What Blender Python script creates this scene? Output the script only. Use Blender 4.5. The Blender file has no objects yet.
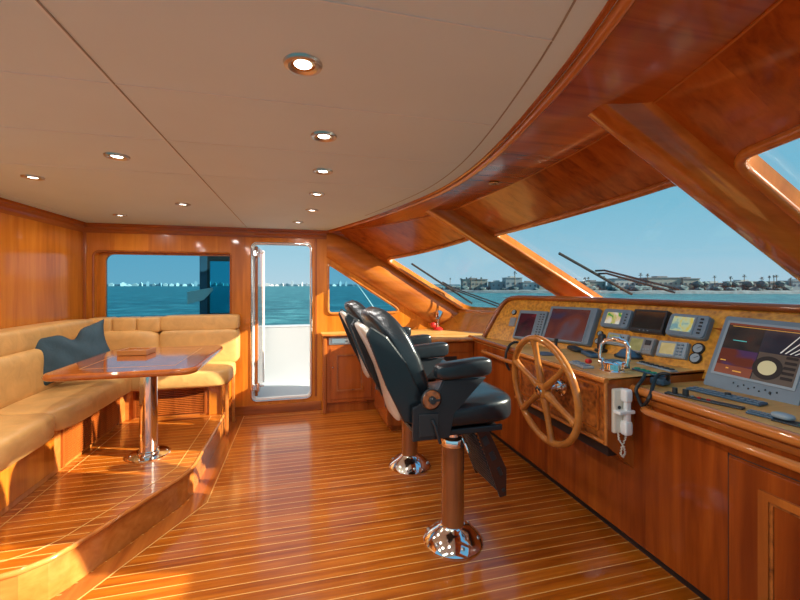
import bpy, bmesh, math, random
from mathutils import Vector, Matrix, Euler
from mathutils.geometry import interpolate_bezier
random.seed(7)
SC = bpy.context.scene
COL = SC.collection
PI = math.pi
V = Vector
# ------------------------------------------------------------------ camera
FPX = 394.0
YAW = math.atan(100/394)
CAMZ = 1.45
HOR = 285.0
cam_d = bpy.data.cameras.new('camera'); cam = bpy.data.objects.new('camera', cam_d); COL.objects.link(cam)
cam.location = (0, 0, CAMZ); cam.rotation_euler = (PI/2, 0, -YAW)
cam_d.sensor_width = 36; cam_d.lens = 36*FPX/800; cam_d.shift_y = -(300-HOR)/800
cam_d.clip_end = 6000; cam_d.clip_start = .02
SC.camera = cam
F_ = V((math.sin(YAW), math.cos(YAW), 0)); R_ = V((math.cos(YAW), -math.sin(YAW), 0))
def ray(u, v): return F_ + R_*((u-400)/FPX) + V((0, 0, (HOR-v)/FPX))
C0 = V((0, 0, CAMZ))
def onz(u, v, z): r = ray(u, v); return C0 + r*((z-CAMZ)/r.z)
def onY(u, v, Y): r = ray(u, v); return C0 + r*(Y/r.y)
def onX(u, v, X): r = ray(u, v); return C0 + r*(X/r.x)
def interp(k, x):
    k = sorted(k)
    if x <= k[0][0]: return k[0][1]
    for (a, b), (c, d) in zip(k, k[1:]):
        if x <= c: return b+(d-b)*(x-a)/(c-a)
    return k[-1][1]
def smooth_interp(k, x):                       # catmull-rom through the knots
    k = sorted(k); n = len(k)
    x = min(max(x, k[0][0]), k[-1][0])
    for i in range(n-1):
        if x <= k[i+1][0]:
            x0, y0 = k[i]; x1, y1 = k[i+1]
            def sl(j):
                if j <= 0: return (k[1][1]-k[0][1])/(k[1][0]-k[0][0])
                if j >= n-1: return (k[-1][1]-k[-2][1])/(k[-1][0]-k[-2][0])
                return (k[j+1][1]-k[j-1][1])/(k[j+1][0]-k[j-1][0])
            h = x1-x0; t = (x-x0)/h
            return (2*t**3-3*t**2+1)*y0+(t**3-2*t**2+t)*h*sl(i)+(-2*t**3+3*t**2)*y1+(t**3-t**2)*h*sl(i+1)
    return k[-1][1]
# ------------------------------------------------------------------ materials
class N:
    def __init__(s, name):
        s.m = bpy.data.materials.new(name); s.m.use_nodes = True
        s.t = s.m.node_tree; s.b = s.t.nodes['Principled BSDF']; s.out = s.t.nodes['Material Output']
    def n(s, typ, **kw):
        o = s.t.nodes.new(typ)
        for k, v in kw.items():
            if k.startswith('i_'):
                key = k[2:]; key = int(key) if key.isdigit() else key.replace('_', ' ')
                o.inputs[key].default_value = v
            else: setattr(o, k, v)
        return o
    def l(s, a, b): s.t.links.new(a, b)
    def math(s, op, a, b=None, c=None):
        o = s.n('ShaderNodeMath', operation=op)
        for i, x in enumerate((a, b, c)):
            if x is None: continue
            if isinstance(x, (int, float)): o.inputs[i].default_value = x
            else: s.l(x, o.inputs[i])
        return o.outputs[0]
    def ramp(s, fac, stops):
        r = s.n('ShaderNodeValToRGB'); e = r.color_ramp.elements
        while len(e) > 1: e.remove(e[-1])
        e[0].position = stops[0][0]; e[0].color = (*stops[0][1], 1)
        for p, c in stops[1:]:
            q = e.new(p); q.color = (*c, 1)
        s.l(fac, r.inputs[0]); return r.outputs[0]
    def mix(s, f, a, b, typ='MIX'):
        o = s.n('ShaderNodeMix', data_type='RGBA', blend_type=typ)
        for i, x in ((0, f), (6, a), (7, b)):
            if isinstance(x, (int, float)): o.inputs[i].default_value = x
            elif isinstance(x, tuple): o.inputs[i].default_value = (*x, 1)
            else: s.l(x, o.inputs[i])
        return o.outputs[2]
    def p(s, **kw):
        for k, v in kw.items():
            s.b.inputs[k.replace('_', ' ')].default_value = v
        return s
def plain(name, c, rough=.5, metal=0., coat=0., spec=.5, noise=0., nscale=20, bump=0.):
    s = N(name); s.p(Base_Color=(*c, 1), Roughness=rough, Metallic=metal, Coat_Weight=coat)
    s.b.inputs['Specular IOR Level'].default_value = spec
    s.b.inputs['Coat Roughness'].default_value = .06
    if noise or bump:
        tc = s.n('ShaderNodeTexCoord'); nz = s.n('ShaderNodeTexNoise', i_Scale=nscale, i_Detail=4.)
        s.l(tc.outputs['Object'], nz.inputs['Vector'])
        if noise:
            s.l(s.ramp(nz.outputs[0], [(.3, tuple(x*(1-noise) for x in c)), (.7, tuple(min(1, x*(1+noise)) for x in c))]), s.b.inputs['Base Color'])
        if bump:
            b = s.n('ShaderNodeBump', i_Strength=bump, i_Distance=.01); s.l(nz.outputs[0], b.inputs['Height']); s.l(b.outputs[0], s.b.inputs['Normal'])
    return s.m
def wood(name, dark, mid, light, axis='z', gloss=.5, rough=.25, panel=0., scale=1., paxis=None):
    """varnished wood with the grain along one axis; panel > 0 makes boards of that width"""
    s = N(name); tc = s.n('ShaderNodeTexCoord')
    sep = s.n('ShaderNodeSeparateXYZ'); s.l(tc.outputs['Object'], sep.inputs[0])
    k = 14*scale; sc = {'x': (1.1*scale, k, k), 'y': (k, 1.1*scale, k), 'z': (k, k, 1.1*scale)}[axis]
    vec = tc.outputs['Object']
    shade = None
    if panel:
        pa = paxis or {'x': 'Y', 'y': 'X', 'z': 'X'}[axis]
        q = s.math('DIVIDE', sep.outputs[pa], panel); fl = s.math('FLOOR', q)
        wn = s.n('ShaderNodeTexWhiteNoise', noise_dimensions='1D'); s.l(fl, wn.inputs['W'])
        ad = s.n('ShaderNodeVectorMath', operation='MULTIPLY_ADD'); s.l(wn.outputs['Color'], ad.inputs[0])
        ad.inputs[1].default_value = (7, 7, 7); s.l(vec, ad.inputs[2]); vec = ad.outputs[0]; shade = wn.outputs['Value']
    mp = s.n('ShaderNodeMapping'); mp.inputs['Scale'].default_value = sc; s.l(vec, mp.inputs[0])
    nz = s.n('ShaderNodeTexNoise', i_Scale=1., i_Detail=6., i_Roughness=.6, i_Distortion=.7); s.l(mp.outputs[0], nz.inputs['Vector'])
    mp2 = s.n('ShaderNodeMapping'); mp2.inputs['Scale'].default_value = tuple(x*.22 for x in sc); s.l(vec, mp2.inputs[0])
    n2 = s.n('ShaderNodeTexNoise', i_Scale=1., i_Detail=3., i_Distortion=1.5); s.l(mp2.outputs[0], n2.inputs['Vector'])
    f = s.math('ADD', s.math('MULTIPLY', nz.outputs[0], .5), s.math('MULTIPLY', n2.outputs[0], .5))
    if shade: f = s.math('ADD', f, s.math('MULTIPLY', s.math('SUBTRACT', shade, .5), .10))
    c = s.ramp(f, [(.34, dark), (.5, mid), (.66, light)])
    s.l(c, s.b.inputs['Base Color'])
    s.p(Roughness=rough, Coat_Weight=gloss); s.b.inputs['Coat Roughness'].default_value = .07; s.b.inputs['Specular IOR Level'].default_value = .2
    return s.m
def striped_floor(name, border=None):
    s = N(name); tc = s.n('ShaderNodeTexCoord'); sep = s.n('ShaderNodeSeparateXYZ'); s.l(tc.outputs['Object'], sep.inputs[0])
    q = s.math('DIVIDE', sep.outputs['Y'], .068); fr = s.math('FRACT', q); fl = s.math('FLOOR', q)
    line = s.math('LESS_THAN', fr, .075)
    wn = s.n('ShaderNodeTexWhiteNoise', noise_dimensions='1D'); s.l(fl, wn.inputs['W'])
    ad = s.n('ShaderNodeVectorMath', operation='MULTIPLY_ADD'); s.l(wn.outputs['Color'], ad.inputs[0]); ad.inputs[1].default_value = (9, 9, 9); s.l(tc.outputs['Object'], ad.inputs[2])
    mp = s.n('ShaderNodeMapping'); mp.inputs['Scale'].default_value = (1.6, 26, 26); s.l(ad.outputs[0], mp.inputs[0])
    nz = s.n('ShaderNodeTexNoise', i_Scale=1., i_Detail=5., i_Roughness=.6); s.l(mp.outputs[0], nz.inputs['Vector'])
    f = s.math('ADD', nz.outputs[0], s.math('MULTIPLY', s.math('SUBTRACT', wn.outputs['Value'], .5), .16))
    c = s.ramp(f, [(.3, (.26, .050, .002)), (.52, (.42, .100, .005)), (.75, (.58, .160, .012))])
    s.l(s.mix(line, c, (.74, .38, .11)), s.b.inputs['Base Color'])
    s.b.inputs['Specular IOR Level'].default_value = .15; s.p(Roughness=.4, Coat_Weight=.9); s.b.inputs['Coat Roughness'].default_value = .13
    return s.m
def glass(name, tint, refl=1.0):
    s = N(name); s.t.nodes.remove(s.b)
    tr = s.n('ShaderNodeBsdfTransparent'); tr.inputs[0].default_value = (*tint, 1)
    gl = s.n('ShaderNodeBsdfGlossy', i_Roughness=.02); fr = s.n('ShaderNodeFresnel', i_IOR=1.35)
    mx = s.n('ShaderNodeMixShader'); s.l(s.math('MULTIPLY', fr.outputs[0], .5*refl), mx.inputs[0])
    s.l(tr.outputs[0], mx.inputs[1]); s.l(gl.outputs[0], mx.inputs[2]); s.l(mx.outputs[0], s.out.inputs[0])
    return s.m
def emit(name, c, st):
    s = N(name); s.p(Base_Color=(*c, 1), Emission_Color=(*c, 1), Emission_Strength=st, Roughness=.3); return s.m
def leather(name, c, rough=.38, bump=.25, spec=.5):
    s = N(name); s.p(Base_Color=(*c, 1), Roughness=rough); s.b.inputs['Specular IOR Level'].default_value = spec
    tc = s.n('ShaderNodeTexCoord'); nz = s.n('ShaderNodeTexVoronoi', i_Scale=220.); s.l(tc.outputs['Object'], nz.inputs['Vector'])
    n2 = s.n('ShaderNodeTexNoise', i_Scale=9., i_Detail=3., i_Distortion=.6); s.l(tc.outputs['Object'], n2.inputs['Vector'])
    h = s.math('ADD', s.math('MULTIPLY', nz.outputs[0], .08), n2.outputs[0])
    b = s.n('ShaderNodeBump', i_Strength=bump, i_Distance=.02); s.l(h, b.inputs['Height']); s.l(b.outputs[0], s.b.inputs['Normal'])
    s.l(s.ramp(n2.outputs[0], [(.3, tuple(x*.88 for x in c)), (.7, tuple(x*1.08 for x in c))]), s.b.inputs['Base Color'])
    return s.m
def burl(name, dark, light, gloss=.7):
    s = N(name); tc = s.n('ShaderNodeTexCoord')
    n1 = s.n('ShaderNodeTexNoise', i_Scale=7., i_Detail=8., i_Roughness=.65, i_Distortion=2.2); s.l(tc.outputs['Object'], n1.inputs['Vector'])
    n2 = s.n('ShaderNodeTexVoronoi', i_Scale=42.); s.l(tc.outputs['Object'], n2.inputs['Vector'])
    f = s.math('ADD', s.math('MULTIPLY', n1.outputs[0], .8), s.math('MULTIPLY', n2.outputs[0], .3))
    s.l(s.ramp(f, [(.38, dark), (.52, tuple((a+b)/2 for a, b in zip(dark, light))), (.68, light)]), s.b.inputs['Base Color'])
    s.p(Roughness=.3, Coat_Weight=gloss); s.b.inputs['Coat Roughness'].default_value = .06
    return s.m
M = {}
D_, M_, L_ = (.15, .022, .003), (.28, .052, .006), (.40, .088, .010)
W1, W2, W3 = (.40, .105, .007), (.56, .165, .014), (.68, .23, .024)
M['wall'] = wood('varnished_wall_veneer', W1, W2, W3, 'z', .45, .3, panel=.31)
M['wall_y'] = wood('varnished_side_veneer', W1, W2, W3, 'z', .6, .22, panel=.34, paxis='Y')
M['trimx'] = wood('moulding_wood_x', (.20, .045, .008), (.34, .085, .013), (.45, .13, .02), 'x', .7, .2)
M['trimy'] = wood('moulding_wood_y', (.20, .045, .008), (.34, .085, .013), (.45, .13, .02), 'y', .7, .2)
M['trimz'] = wood('moulding_wood_z', (.20, .045, .008), (.34, .085, .013), (.45, .13, .02), 'z', .7, .2)
M['post'] = wood('post_wood', (.30, .075, .010), (.45, .125, .018), (.56, .18, .03), 'x', .9, .18)
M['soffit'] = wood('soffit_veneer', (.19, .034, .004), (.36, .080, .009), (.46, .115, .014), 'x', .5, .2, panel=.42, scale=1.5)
M['console'] = wood('console_veneer', D_, M_, L_, 'z', .5, .25, panel=.42, paxis='Y')
M['cabinet'] = wood('cabinet_veneer', (.19, .036, .006), (.34, .075, .011), (.46, .115, .018), 'z', .5, .25)
M['nosing'] = wood('nosing_wood', (.34, .10, .016), (.50, .16, .03), (.62, .23, .05), 'y', .8, .2)
M['riser'] = wood('riser_wood', (.36, .10, .016), (.50, .16, .03), (.62, .22, .05), 'x', .8, .2)
M['table'] = wood('table_wood', (.22, .045, .008), (.36, .085, .014), (.46, .13, .02), 'y', 1., .12)
M['wheel'] = wood('wheel_wood', (.26, .08, .014), (.40, .135, .025), (.50, .19, .04), 'z', .9, .18)
M['counter'] = wood('counter_wood', (.54, .24, .05), (.70, .36, .10), (.78, .44, .15), 'x', .2, .45)
M['tray'] = wood('tray_wood', (.30, .10, .02), (.45, .17, .04), (.58, .25, .07), 'x', .4, .3)
M['floor'] = striped_floor('teak_and_holly')
M['burl'] = burl('burl_veneer', (.44, .15, .010), (.80, .36, .030), .4)
M['burl_dark'] = burl('dark_burl_veneer', (.10, .018, .004), (.42, .12, .02))
M['inlay'] = plain('inlay_line', (.62, .32, .09), .3, coat=.4)
M['dark'] = plain('dark_recess_and_shade', (.02, .008, .005), .6)
M['ceiling'] = plain('ceiling_vinyl', (.60, .745, .83), .6, noise=.02, nscale=3)
M['joint'] = plain('ceiling_joint', (.66, .76, .82), .5)
M['joint_dark'] = plain('ceiling_joint_dark', (.30, .28, .25), .6)
M['tan'] = leather('tan_leather', (.66, .36, .115), .42)
M['black'] = leather('black_leather', (.010, .014, .018), .27, .15, .55)
M['shell'] = plain('chair_shell', (.44, .40, .34), .3, coat=.4)
M['blackm'] = plain('black_plastic', (.02, .024, .028), .38)
M['blacks'] = plain('black_satin_metal', (.018, .022, .027), .35, .2)
M['chrome'] = plain('chrome', (.86, .84, .82), .07, 1.)
M['steel'] = plain('brushed_steel', (.55, .53, .50), .3, 1.)
M['colm'] = wood('column_floor_reflection', (.17, .045, .012), (.30, .085, .022), (.38, .13, .04), 'z', 1., .15)  # brown grain paints in the floor mirrored by a chrome column
M['cushion'] = leather('slate_linen', (.045, .078, .10), .85, .6, .2)
M['white'] = plain('white_gelcoat', (.80, .80, .78), .35); M['deck'] = plain('deck_paint', (.41, .46, .51), .5)
M['cream'] = plain('cream_plastic', (.72, .66, .54), .4)
M['greyblue'] = plain('grey_blue_plastic', (.17, .23, .28), .4, noise=.05)
M['greyblue_l'] = plain('light_grey_plastic', (.30, .36, .40), .4)
M['blue'] = plain('blue_keypad', (.045, .10, .16), .4)
M['grey'] = plain('mid_grey_plastic', (.25, .25, .25), .4)
M['red'] = plain('red_plastic', (.55, .02, .015), .35)
M['green'] = plain('green_plastic', (.03, .30, .16), .4)
M['silver'] = plain('silver_plate', (.55, .56, .56), .3, .8)
M['brass'] = plain('aged_brass', (.55, .38, .16), .25, 1.)
M['wine'] = plain('wine_red_plate', (.05, .022, .018), .3, .3, coat=.5)
M['lamp'] = emit('lamp_glow', (1, .93, .8), 9)
M['glass'] = glass('windscreen_glass', (.92, .97, .99), .12)
M['tint'] = glass('tinted_side_glass', (.54, .78, .86), .2)
M['tint2'] = glass('dark_tinted_glass', (.22, .62, .70), .5)
M['rubber'] = plain('black_rubber', (.012, .012, .012), .5)
def screen(name, stops, scale=4., st=.5, seed=0.):
    s = N(name); tc = s.n('ShaderNodeTexCoord'); mp = s.n('ShaderNodeMapping'); mp.inputs['Location'].default_value = (seed, seed, 0); s.l(tc.outputs['Object'], mp.inputs[0])
    nz = s.n('ShaderNodeTexNoise', i_Scale=scale, i_Detail=1.5, i_Distortion=.4); s.l(mp.outputs[0], nz.inputs['Vector'])
    c = s.ramp(nz.outputs[0], stops); s.t.nodes[c.node.name].color_ramp.interpolation = 'EASE'
    s.l(c, s.b.inputs['Emission Color']); s.p(Base_Color=(.01, .01, .012, 1), Emission_Strength=st, Roughness=.12); return s.m
M['scr_red'] = screen('radar_screen', [(.3, (.015, .004, .008)), (.6, (.05, .006, .012)), (.75, (.16, .01, .02))], 9, .8)
M['scr_chart'] = screen('chart_screen', [(.38, (.035, .025, .05)), (.46, (.07, .02, .02)), (.56, (.12, .030, .02)), (.64, (.09, .06, .075))], 3.5, .8, 2.4)
M['scr_gps'] = screen('gps_screen', [(.36, (.06, .25, .05)), (.45, (.45, .42, .12)), (.55, (.6, .45, .30)), (.65, (.6, .58, .5))], 22, .9, 3.)
M['scr_dark'] = screen('dark_screen', [(.3, (.008, .009, .007)), (.7, (.022, .022, .016))], 5, .6)
M['scr_lcd'] = screen('lcd_screen', [(.3, (.20, .19, .07)), (.7, (.34, .30, .13))], 12, .9)
M['scr_lcd2'] = screen('lcd_orange_screen', [(.3, (.42, .33, .14)), (.7, (.50, .40, .20))], 12, .9)
M['scr_yel'] = screen('plotter_screen', [(.35, (.55, .42, .08)), (.5, (.40, .48, .30)), (.65, (.15, .30, .32))], 22, .9, 5.)
M['scr_q1'] = screen('sonar_quarter', [(.3, (.012, .014, .014)), (.55, (.03, .022, .018)), (.75, (.06, .02, .012))], 9, 1., 1.)
M['scr_q2'] = screen('radar_quarter', [(.3, (.012, .014, .022)), (.7, (.03, .028, .035))], 8, 1., 6.)
M['scr_q3'] = screen('purple_quarter', [(.35, (.035, .016, .07)), (.5, (.055, .025, .07)), (.6, (.10, .022, .012))], 7, 1., 4.)
M['scr_q4'] = plain('dial_quarter', (.16, .12, .095), .2)
M['glow_tan'] = emit('dial_face', (.42, .36, .20), .6)
M['glow_white'] = emit('trace_white', (.6, .55, .5), .5)
M['glow_cyan'] = emit('trace_cyan', (.08, .45, .42), .5)
M['glow_yel'] = emit('trace_yellow', (.6, .30, .04), .6)
M['glow_rust'] = emit('trace_rust', (.14, .03, .012), .7)
# ------------------------------------------------------------------ mesh helpers
class B:
    def __init__(s): s.bm = bmesh.new()
    def _m(s, vs, faces, bevel=0, seg=2, smooth=False):
        bv = [s.bm.verts.new(v) for v in vs]; fs = []
        for f in faces:
            try: fs.append(s.bm.faces.new([bv[i] for i in f]))
            except ValueError: pass
        if bevel:
            es = {e for f in fs for e in f.edges}
            r = bmesh.ops.bevel(s.bm, geom=list(es), offset=bevel, segments=seg, affect='EDGES', profile=.5, clamp_overlap=True)
            fs = r['faces'] + [f for f in fs if f.is_valid]
        if smooth:
            for f in fs:
                if f.is_valid: f.smooth = True
        return s
    def box(s, c, d, rot=None, bevel=0, seg=2):
        c = V(c); h = V(d)/2; r = rot or Matrix.Identity(3)
        vs = [c + r @ V((x*h.x, y*h.y, z*h.z)) for x in (-1, 1) for y in (-1, 1) for z in (-1, 1)]
        return s._m(vs, [(0, 1, 3, 2), (4, 6, 7, 5), (0, 4, 5, 1), (2, 3, 7, 6), (0, 2, 6, 4), (1, 5, 7, 3)], min(bevel, min(d)*.45) if bevel else 0, seg)
    def bx(s, x0, x1, y0, y1, z0, z1, bevel=0, seg=2):
        return s.box(((x0+x1)/2, (y0+y1)/2, (z0+z1)/2), (abs(x1-x0), abs(y1-y0), abs(z1-z0)), None, bevel, seg)
    def prism(s, pts, off, bevel=0, seg=2):
        """closed polygon of 3-D points swept by the vector off"""
        n = len(pts); off = V(off); a = [V(p) for p in pts]
        vs = a + [p+off for p in a]
        fc = [tuple(range(n))[::-1], tuple(range(n, 2*n))] + [(i, (i+1) % n, n+(i+1) % n, n+i) for i in range(n)]
        return s._m(vs, fc, bevel, seg)
    def tube(s, pts, r, seg=12, closed=False, caps=True, flat=1., up=None):
        pts = [V(p) for p in pts]; n = len(pts); rings = []
        rr = r if isinstance(r, (list, tuple)) else [r]*n
        prev = None
        for i, p in enumerate(pts):
            if closed: t = pts[(i+1) % n]-pts[i-1]
            else: t = pts[min(i+1, n-1)]-pts[max(i-1, 0)]
            t.normalize()
            if up is not None: a = (V(up) - t*V(up).dot(t)).normalized()
            elif prev is None:
                a = V((0, 0, 1)) if abs(t.z) < .9 else V((1, 0, 0)); a = (a - t*a.dot(t)).normalized()
            else: a = (prev - t*prev.dot(t)).normalized()
            prev = a; b = t.cross(a)
            rings.append([s.bm.verts.new(p + (a*math.cos(2*PI*k/seg) + b*flat*math.sin(2*PI*k/seg))*rr[i]) for k in range(seg)])
        m = n if closed else n-1
        for i in range(m):
            A = rings[i]; Bq = rings[(i+1) % n]
            for k in range(seg):
                f = s.bm.faces.new((A[k], A[(k+1) % seg], Bq[(k+1) % seg], Bq[k])); f.smooth = True
        if caps and not closed:
            s.bm.faces.new(rings[0][::-1]); s.bm.faces.new(rings[-1])
        return s
    def lathe(s, prof, c=(0, 0, 0), seg=32, rot=None, smooth=True):
        c = V(c); r = rot or Matrix.Identity(3); rings = []
        for (a, z) in prof:
            if a < 1e-6: rings.append([s.bm.verts.new(c + r @ V((0, 0, z)))])
            else: rings.append([s.bm.verts.new(c + r @ V((a*math.cos(2*PI*k/seg), a*math.sin(2*PI*k/seg), z))) for k in range(seg)])
        for A, Bq in zip(rings, rings[1:]):
            for k in range(seg):
                q = [A[k % len(A)], A[(k+1) % len(A)], Bq[(k+1) % len(Bq)], Bq[k % len(Bq)]]
                u = []
                for x in q:
                    if x not in u: u.append(x)
                if len(u) > 2:
                    try: f = s.bm.faces.new(u); f.smooth = smooth
                    except ValueError: pass
        return s
    def sbox(s, c, d, rot=None, e=4., nu=28, nv=14, fn=None):
        """soft superellipsoid block: cushions and pads"""
        c = V(c); r = rot or Matrix.Identity(3); rings = []
        def sp(x): return math.copysign(abs(x)**(2/e), x)
        for j in range(nv+1):
            ph = -PI/2+PI*j/nv; row = []
            for i in range(nu):
                th = 2*PI*(i+.5)/nu
                p = V((sp(math.cos(ph))*sp(math.cos(th))*d[0]/2, sp(math.cos(ph))*sp(math.sin(th))*d[1]/2, sp(math.sin(ph))*d[2]/2))
                if fn: p = fn(p)
                row.append(p)
            if j in (0, nv): rings.append([s.bm.verts.new(c + r @ (sum(row, V((0, 0, 0)))/nu))])
            else: rings.append([s.bm.verts.new(c + r @ p) for p in row])
        for A, Bq in zip(rings, rings[1:]):
            for k in range(nu):
                u = []
                for x in (A[k % len(A)], A[(k+1) % len(A)], Bq[(k+1) % len(Bq)], Bq[k % len(Bq)]):
                    if x not in u: u.append(x)
                if len(u) > 2: f = s.bm.faces.new(u); f.smooth = True
        return s
    def plate(s, outer, holes, mp, th, cuts=(), smooth=False):
        """2-D polygon with holes, mapped to 3-D by mp(a, b, n) with n from 0 to th"""
        tb = bmesh.new()
        for loop in [outer]+list(holes):
            vs = [tb.verts.new((a, b, 0)) for a, b in loop]
            for i in range(len(vs)): tb.edges.new((vs[i], vs[(i+1) % len(vs)]))
        bmesh.ops.triangle_fill(tb, use_beauty=True, use_dissolve=False, edges=tb.edges[:], normal=(0, 0, 1))
        for (px, py, nx, ny) in cuts:
            bmesh.ops.bisect_plane(tb, geom=tb.verts[:]+tb.edges[:]+tb.faces[:], plane_co=(px, py, 0), plane_no=(nx, ny, 0))
        bmesh.ops.recalc_face_normals(tb, faces=tb.faces)
        tb.verts.index_update()
        lo = [s.bm.verts.new(mp(v.co.x, v.co.y, 0)) for v in tb.verts]
        hi = [s.bm.verts.new(mp(v.co.x, v.co.y, th)) for v in tb.verts]
        for f in tb.faces:
            ix = [v.index for v in f.verts]
            for L, o in ((lo, 1), (hi, -1)):
                q = s.bm.faces.new([L[i] for i in ix][::o]); q.smooth = smooth
        for e in tb.edges:
            if len(e.link_faces) == 1:
                a, b = e.verts[0].index, e.verts[1].index
                s.bm.faces.new((lo[a], lo[b], hi[b], hi[a]))
        tb.free(); return s
    def sheet(s, grid, th=0, nrm=None, smooth=True):
        """grid of points -> surface"""
        R = [[s.bm.verts.new(p) for p in row] for row in grid]
        for a, b in zip(R, R[1:]):
            for i in range(len(a)-1):
                f = s.bm.faces.new((a[i], a[i+1], b[i+1], b[i])); f.smooth = smooth
        return s
def rrect(x0, x1, y0, y1, r, n=5):
    rs = r if isinstance(r, (list, tuple)) else (r,)*4         # bl, br, tr, tl
    out = []
    for (cx, cy, a0, rr) in ((x0+rs[0], y0+rs[0], PI, rs[0]), (x1-rs[1], y0+rs[1], 1.5*PI, rs[1]), (x1-rs[2], y1-rs[2], 0, rs[2]), (x0+rs[3], y1-rs[3], .5*PI, rs[3])):
        if rr <= 0: out.append((cx, cy)); continue
        for i in range(n+1):
            a = a0+.5*PI*i/n; out.append((cx+rr*math.cos(a), cy+rr*math.sin(a)))
    return out
def round_poly(pts, r, n=5):
    """round the corners of a 2-D polygon"""
    out = []; m = len(pts)
    for i, p in enumerate(pts):
        p = V(p); a = V(pts[i-1])-p; b = V(pts[(i+1) % m])-p
        rr = r[i] if isinstance(r, (list, tuple)) else r
        if rr <= 0: out.append(tuple(p)); continue
        rr = min(rr, a.length*.45, b.length*.45)
        A = p+a.normalized()*rr; Bq = p+b.normalized()*rr
        for k in range(n+1):
            t = k/n; q = A*(1-t)**2 + p*2*t*(1-t) + Bq*t*t; out.append(tuple(q))
    return out
def link(name, bm, mats, parent=None, local=False):
    if isinstance(bm, B): bm = bm.bm
    if not isinstance(mats, (list, tuple)): mats = [mats]
    bmesh.ops.recalc_face_normals(bm, faces=bm.faces)
    for e in bm.edges:
        if len(e.link_faces) == 2 and e.calc_face_angle(0) > .75: e.smooth = False
    me = bpy.data.meshes.new(name)
    o = bpy.data.objects.new(name, me)
    if parent is not None and not local:
        inv = world(parent).inverted(); bmesh.ops.transform(bm, matrix=inv, verts=bm.verts)
    bm.to_mesh(me); bm.free()
    for m in mats: me.materials.append(M[m] if isinstance(m, str) else m)
    COL.objects.link(o)
    if parent is not None: o.parent = parent
    return o
def world(o):
    m = Matrix.LocRotScale(o.location, o.rotation_euler, o.scale)
    while o.parent is not None:
        o = o.parent; m = Matrix.LocRotScale(o.location, o.rotation_euler, o.scale) @ m
    return m
def tag(o, label=None, cat=None, group=None, kind=None):
    if label: o['label'] = label
    if cat: o['category'] = cat
    if group: o['group'] = group
    if kind: o['kind'] = kind
    return o
def thing(name, label, cat, loc=(0, 0, 0), rot=(0, 0, 0), group=None):
    o = bpy.data.objects.new(name, None); COL.objects.link(o); o.location = loc; o.rotation_euler = rot; o.empty_display_size = .05
    return tag(o, label, cat, group)
def solo(name, bm, mats, label, cat, loc=None, group=None):
    """a thing that is one mesh; its origin is moved to loc"""
    if isinstance(bm, B): bm = bm.bm
    if loc is None:
        co = [v.co for v in bm.verts]; loc = V(((min(c.x for c in co)+max(c.x for c in co))/2, (min(c.y for c in co)+max(c.y for c in co))/2, min(c.z for c in co)))
    bmesh.ops.translate(bm, vec=-V(loc), verts=bm.verts)
    o = link(name, bm, mats); o.location = loc
    return tag(o, label, cat, group)
def struct(name, bm, mats, parent=None):
    o = link(name, bm, mats, parent)
    if parent is None: o['kind'] = 'structure'
    return o
def copy_tree(o, parent=None):
    c = o.copy(); COL.objects.link(c)
    if parent is not None: c.parent = parent
    for ch in [x for x in o.children]: copy_tree(ch, c)
    return c
def rotx(a): return Matrix.Rotation(a, 3, 'X')
def roty(a): return Matrix.Rotation(a, 3, 'Y')
def rotz(a): return Matrix.Rotation(a, 3, 'Z')
def axis_rot(d):
    return V(d).normalized().to_track_quat('Z', 'Y').to_matrix()
# ================================================================== THE ROOM
CZ = 2.08; YB = 4.68; XL = -2.14; YS = -.28
# ---- floor
b = B(); b.bx(XL-.06, 1.95, YS, YB+.06, -.08, 0)
struct('floor', b, 'floor')
# ---- ceiling edge curve (centre line of the boat at Y = 2.15)
EDGE = [(-.28, .35), (.1, .47), (.72, .685), (1.05, .775), (1.67, .89), (2.15, .925), (2.6, .89), (3.48, .695), (4.2, .48), (4.68, .31)]
SEAM = [(-.28, .42), (.0, .70), (.63, 1.03), (1.15, 1.20), (1.5, 1.265), (2.2, 1.295), (2.6, 1.28), (3.22, 1.23), (3.85, .98), (4.3, .72), (4.68, .40)]
BOTT = [(-.28, 2.0), (1.15, 2.98), (2.2, 3.08), (3.22, 3.0), (4.68, 2.02)]
BZ = 1.08
ys = [YS+(YB-YS)*i/48 for i in range(49)]
def xe(y): return smooth_interp(EDGE, y)
def xs(y): return smooth_interp(SEAM, y)
def xb(y): return smooth_interp(BOTT, y)
ceil_poly = [(XL-.06, YS), ] + [(xe(y), y) for y in ys] + [(XL-.06, YB)]
b = B(); b.plate(ceil_poly, [], lambda a, c, n: V((a, c, CZ+n)), .06)
ceiling = struct('ceiling', b, 'ceiling')
sof = [(xe(y), y) for y in ys] + [(xs(y)+.02, y) for y in reversed(ys)]
b = B(); b.plate(sof, [], lambda a, c, n: V((a, c, CZ+.004+n)), .05)
struct('soffit', b, 'soffit', ceiling)
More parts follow.
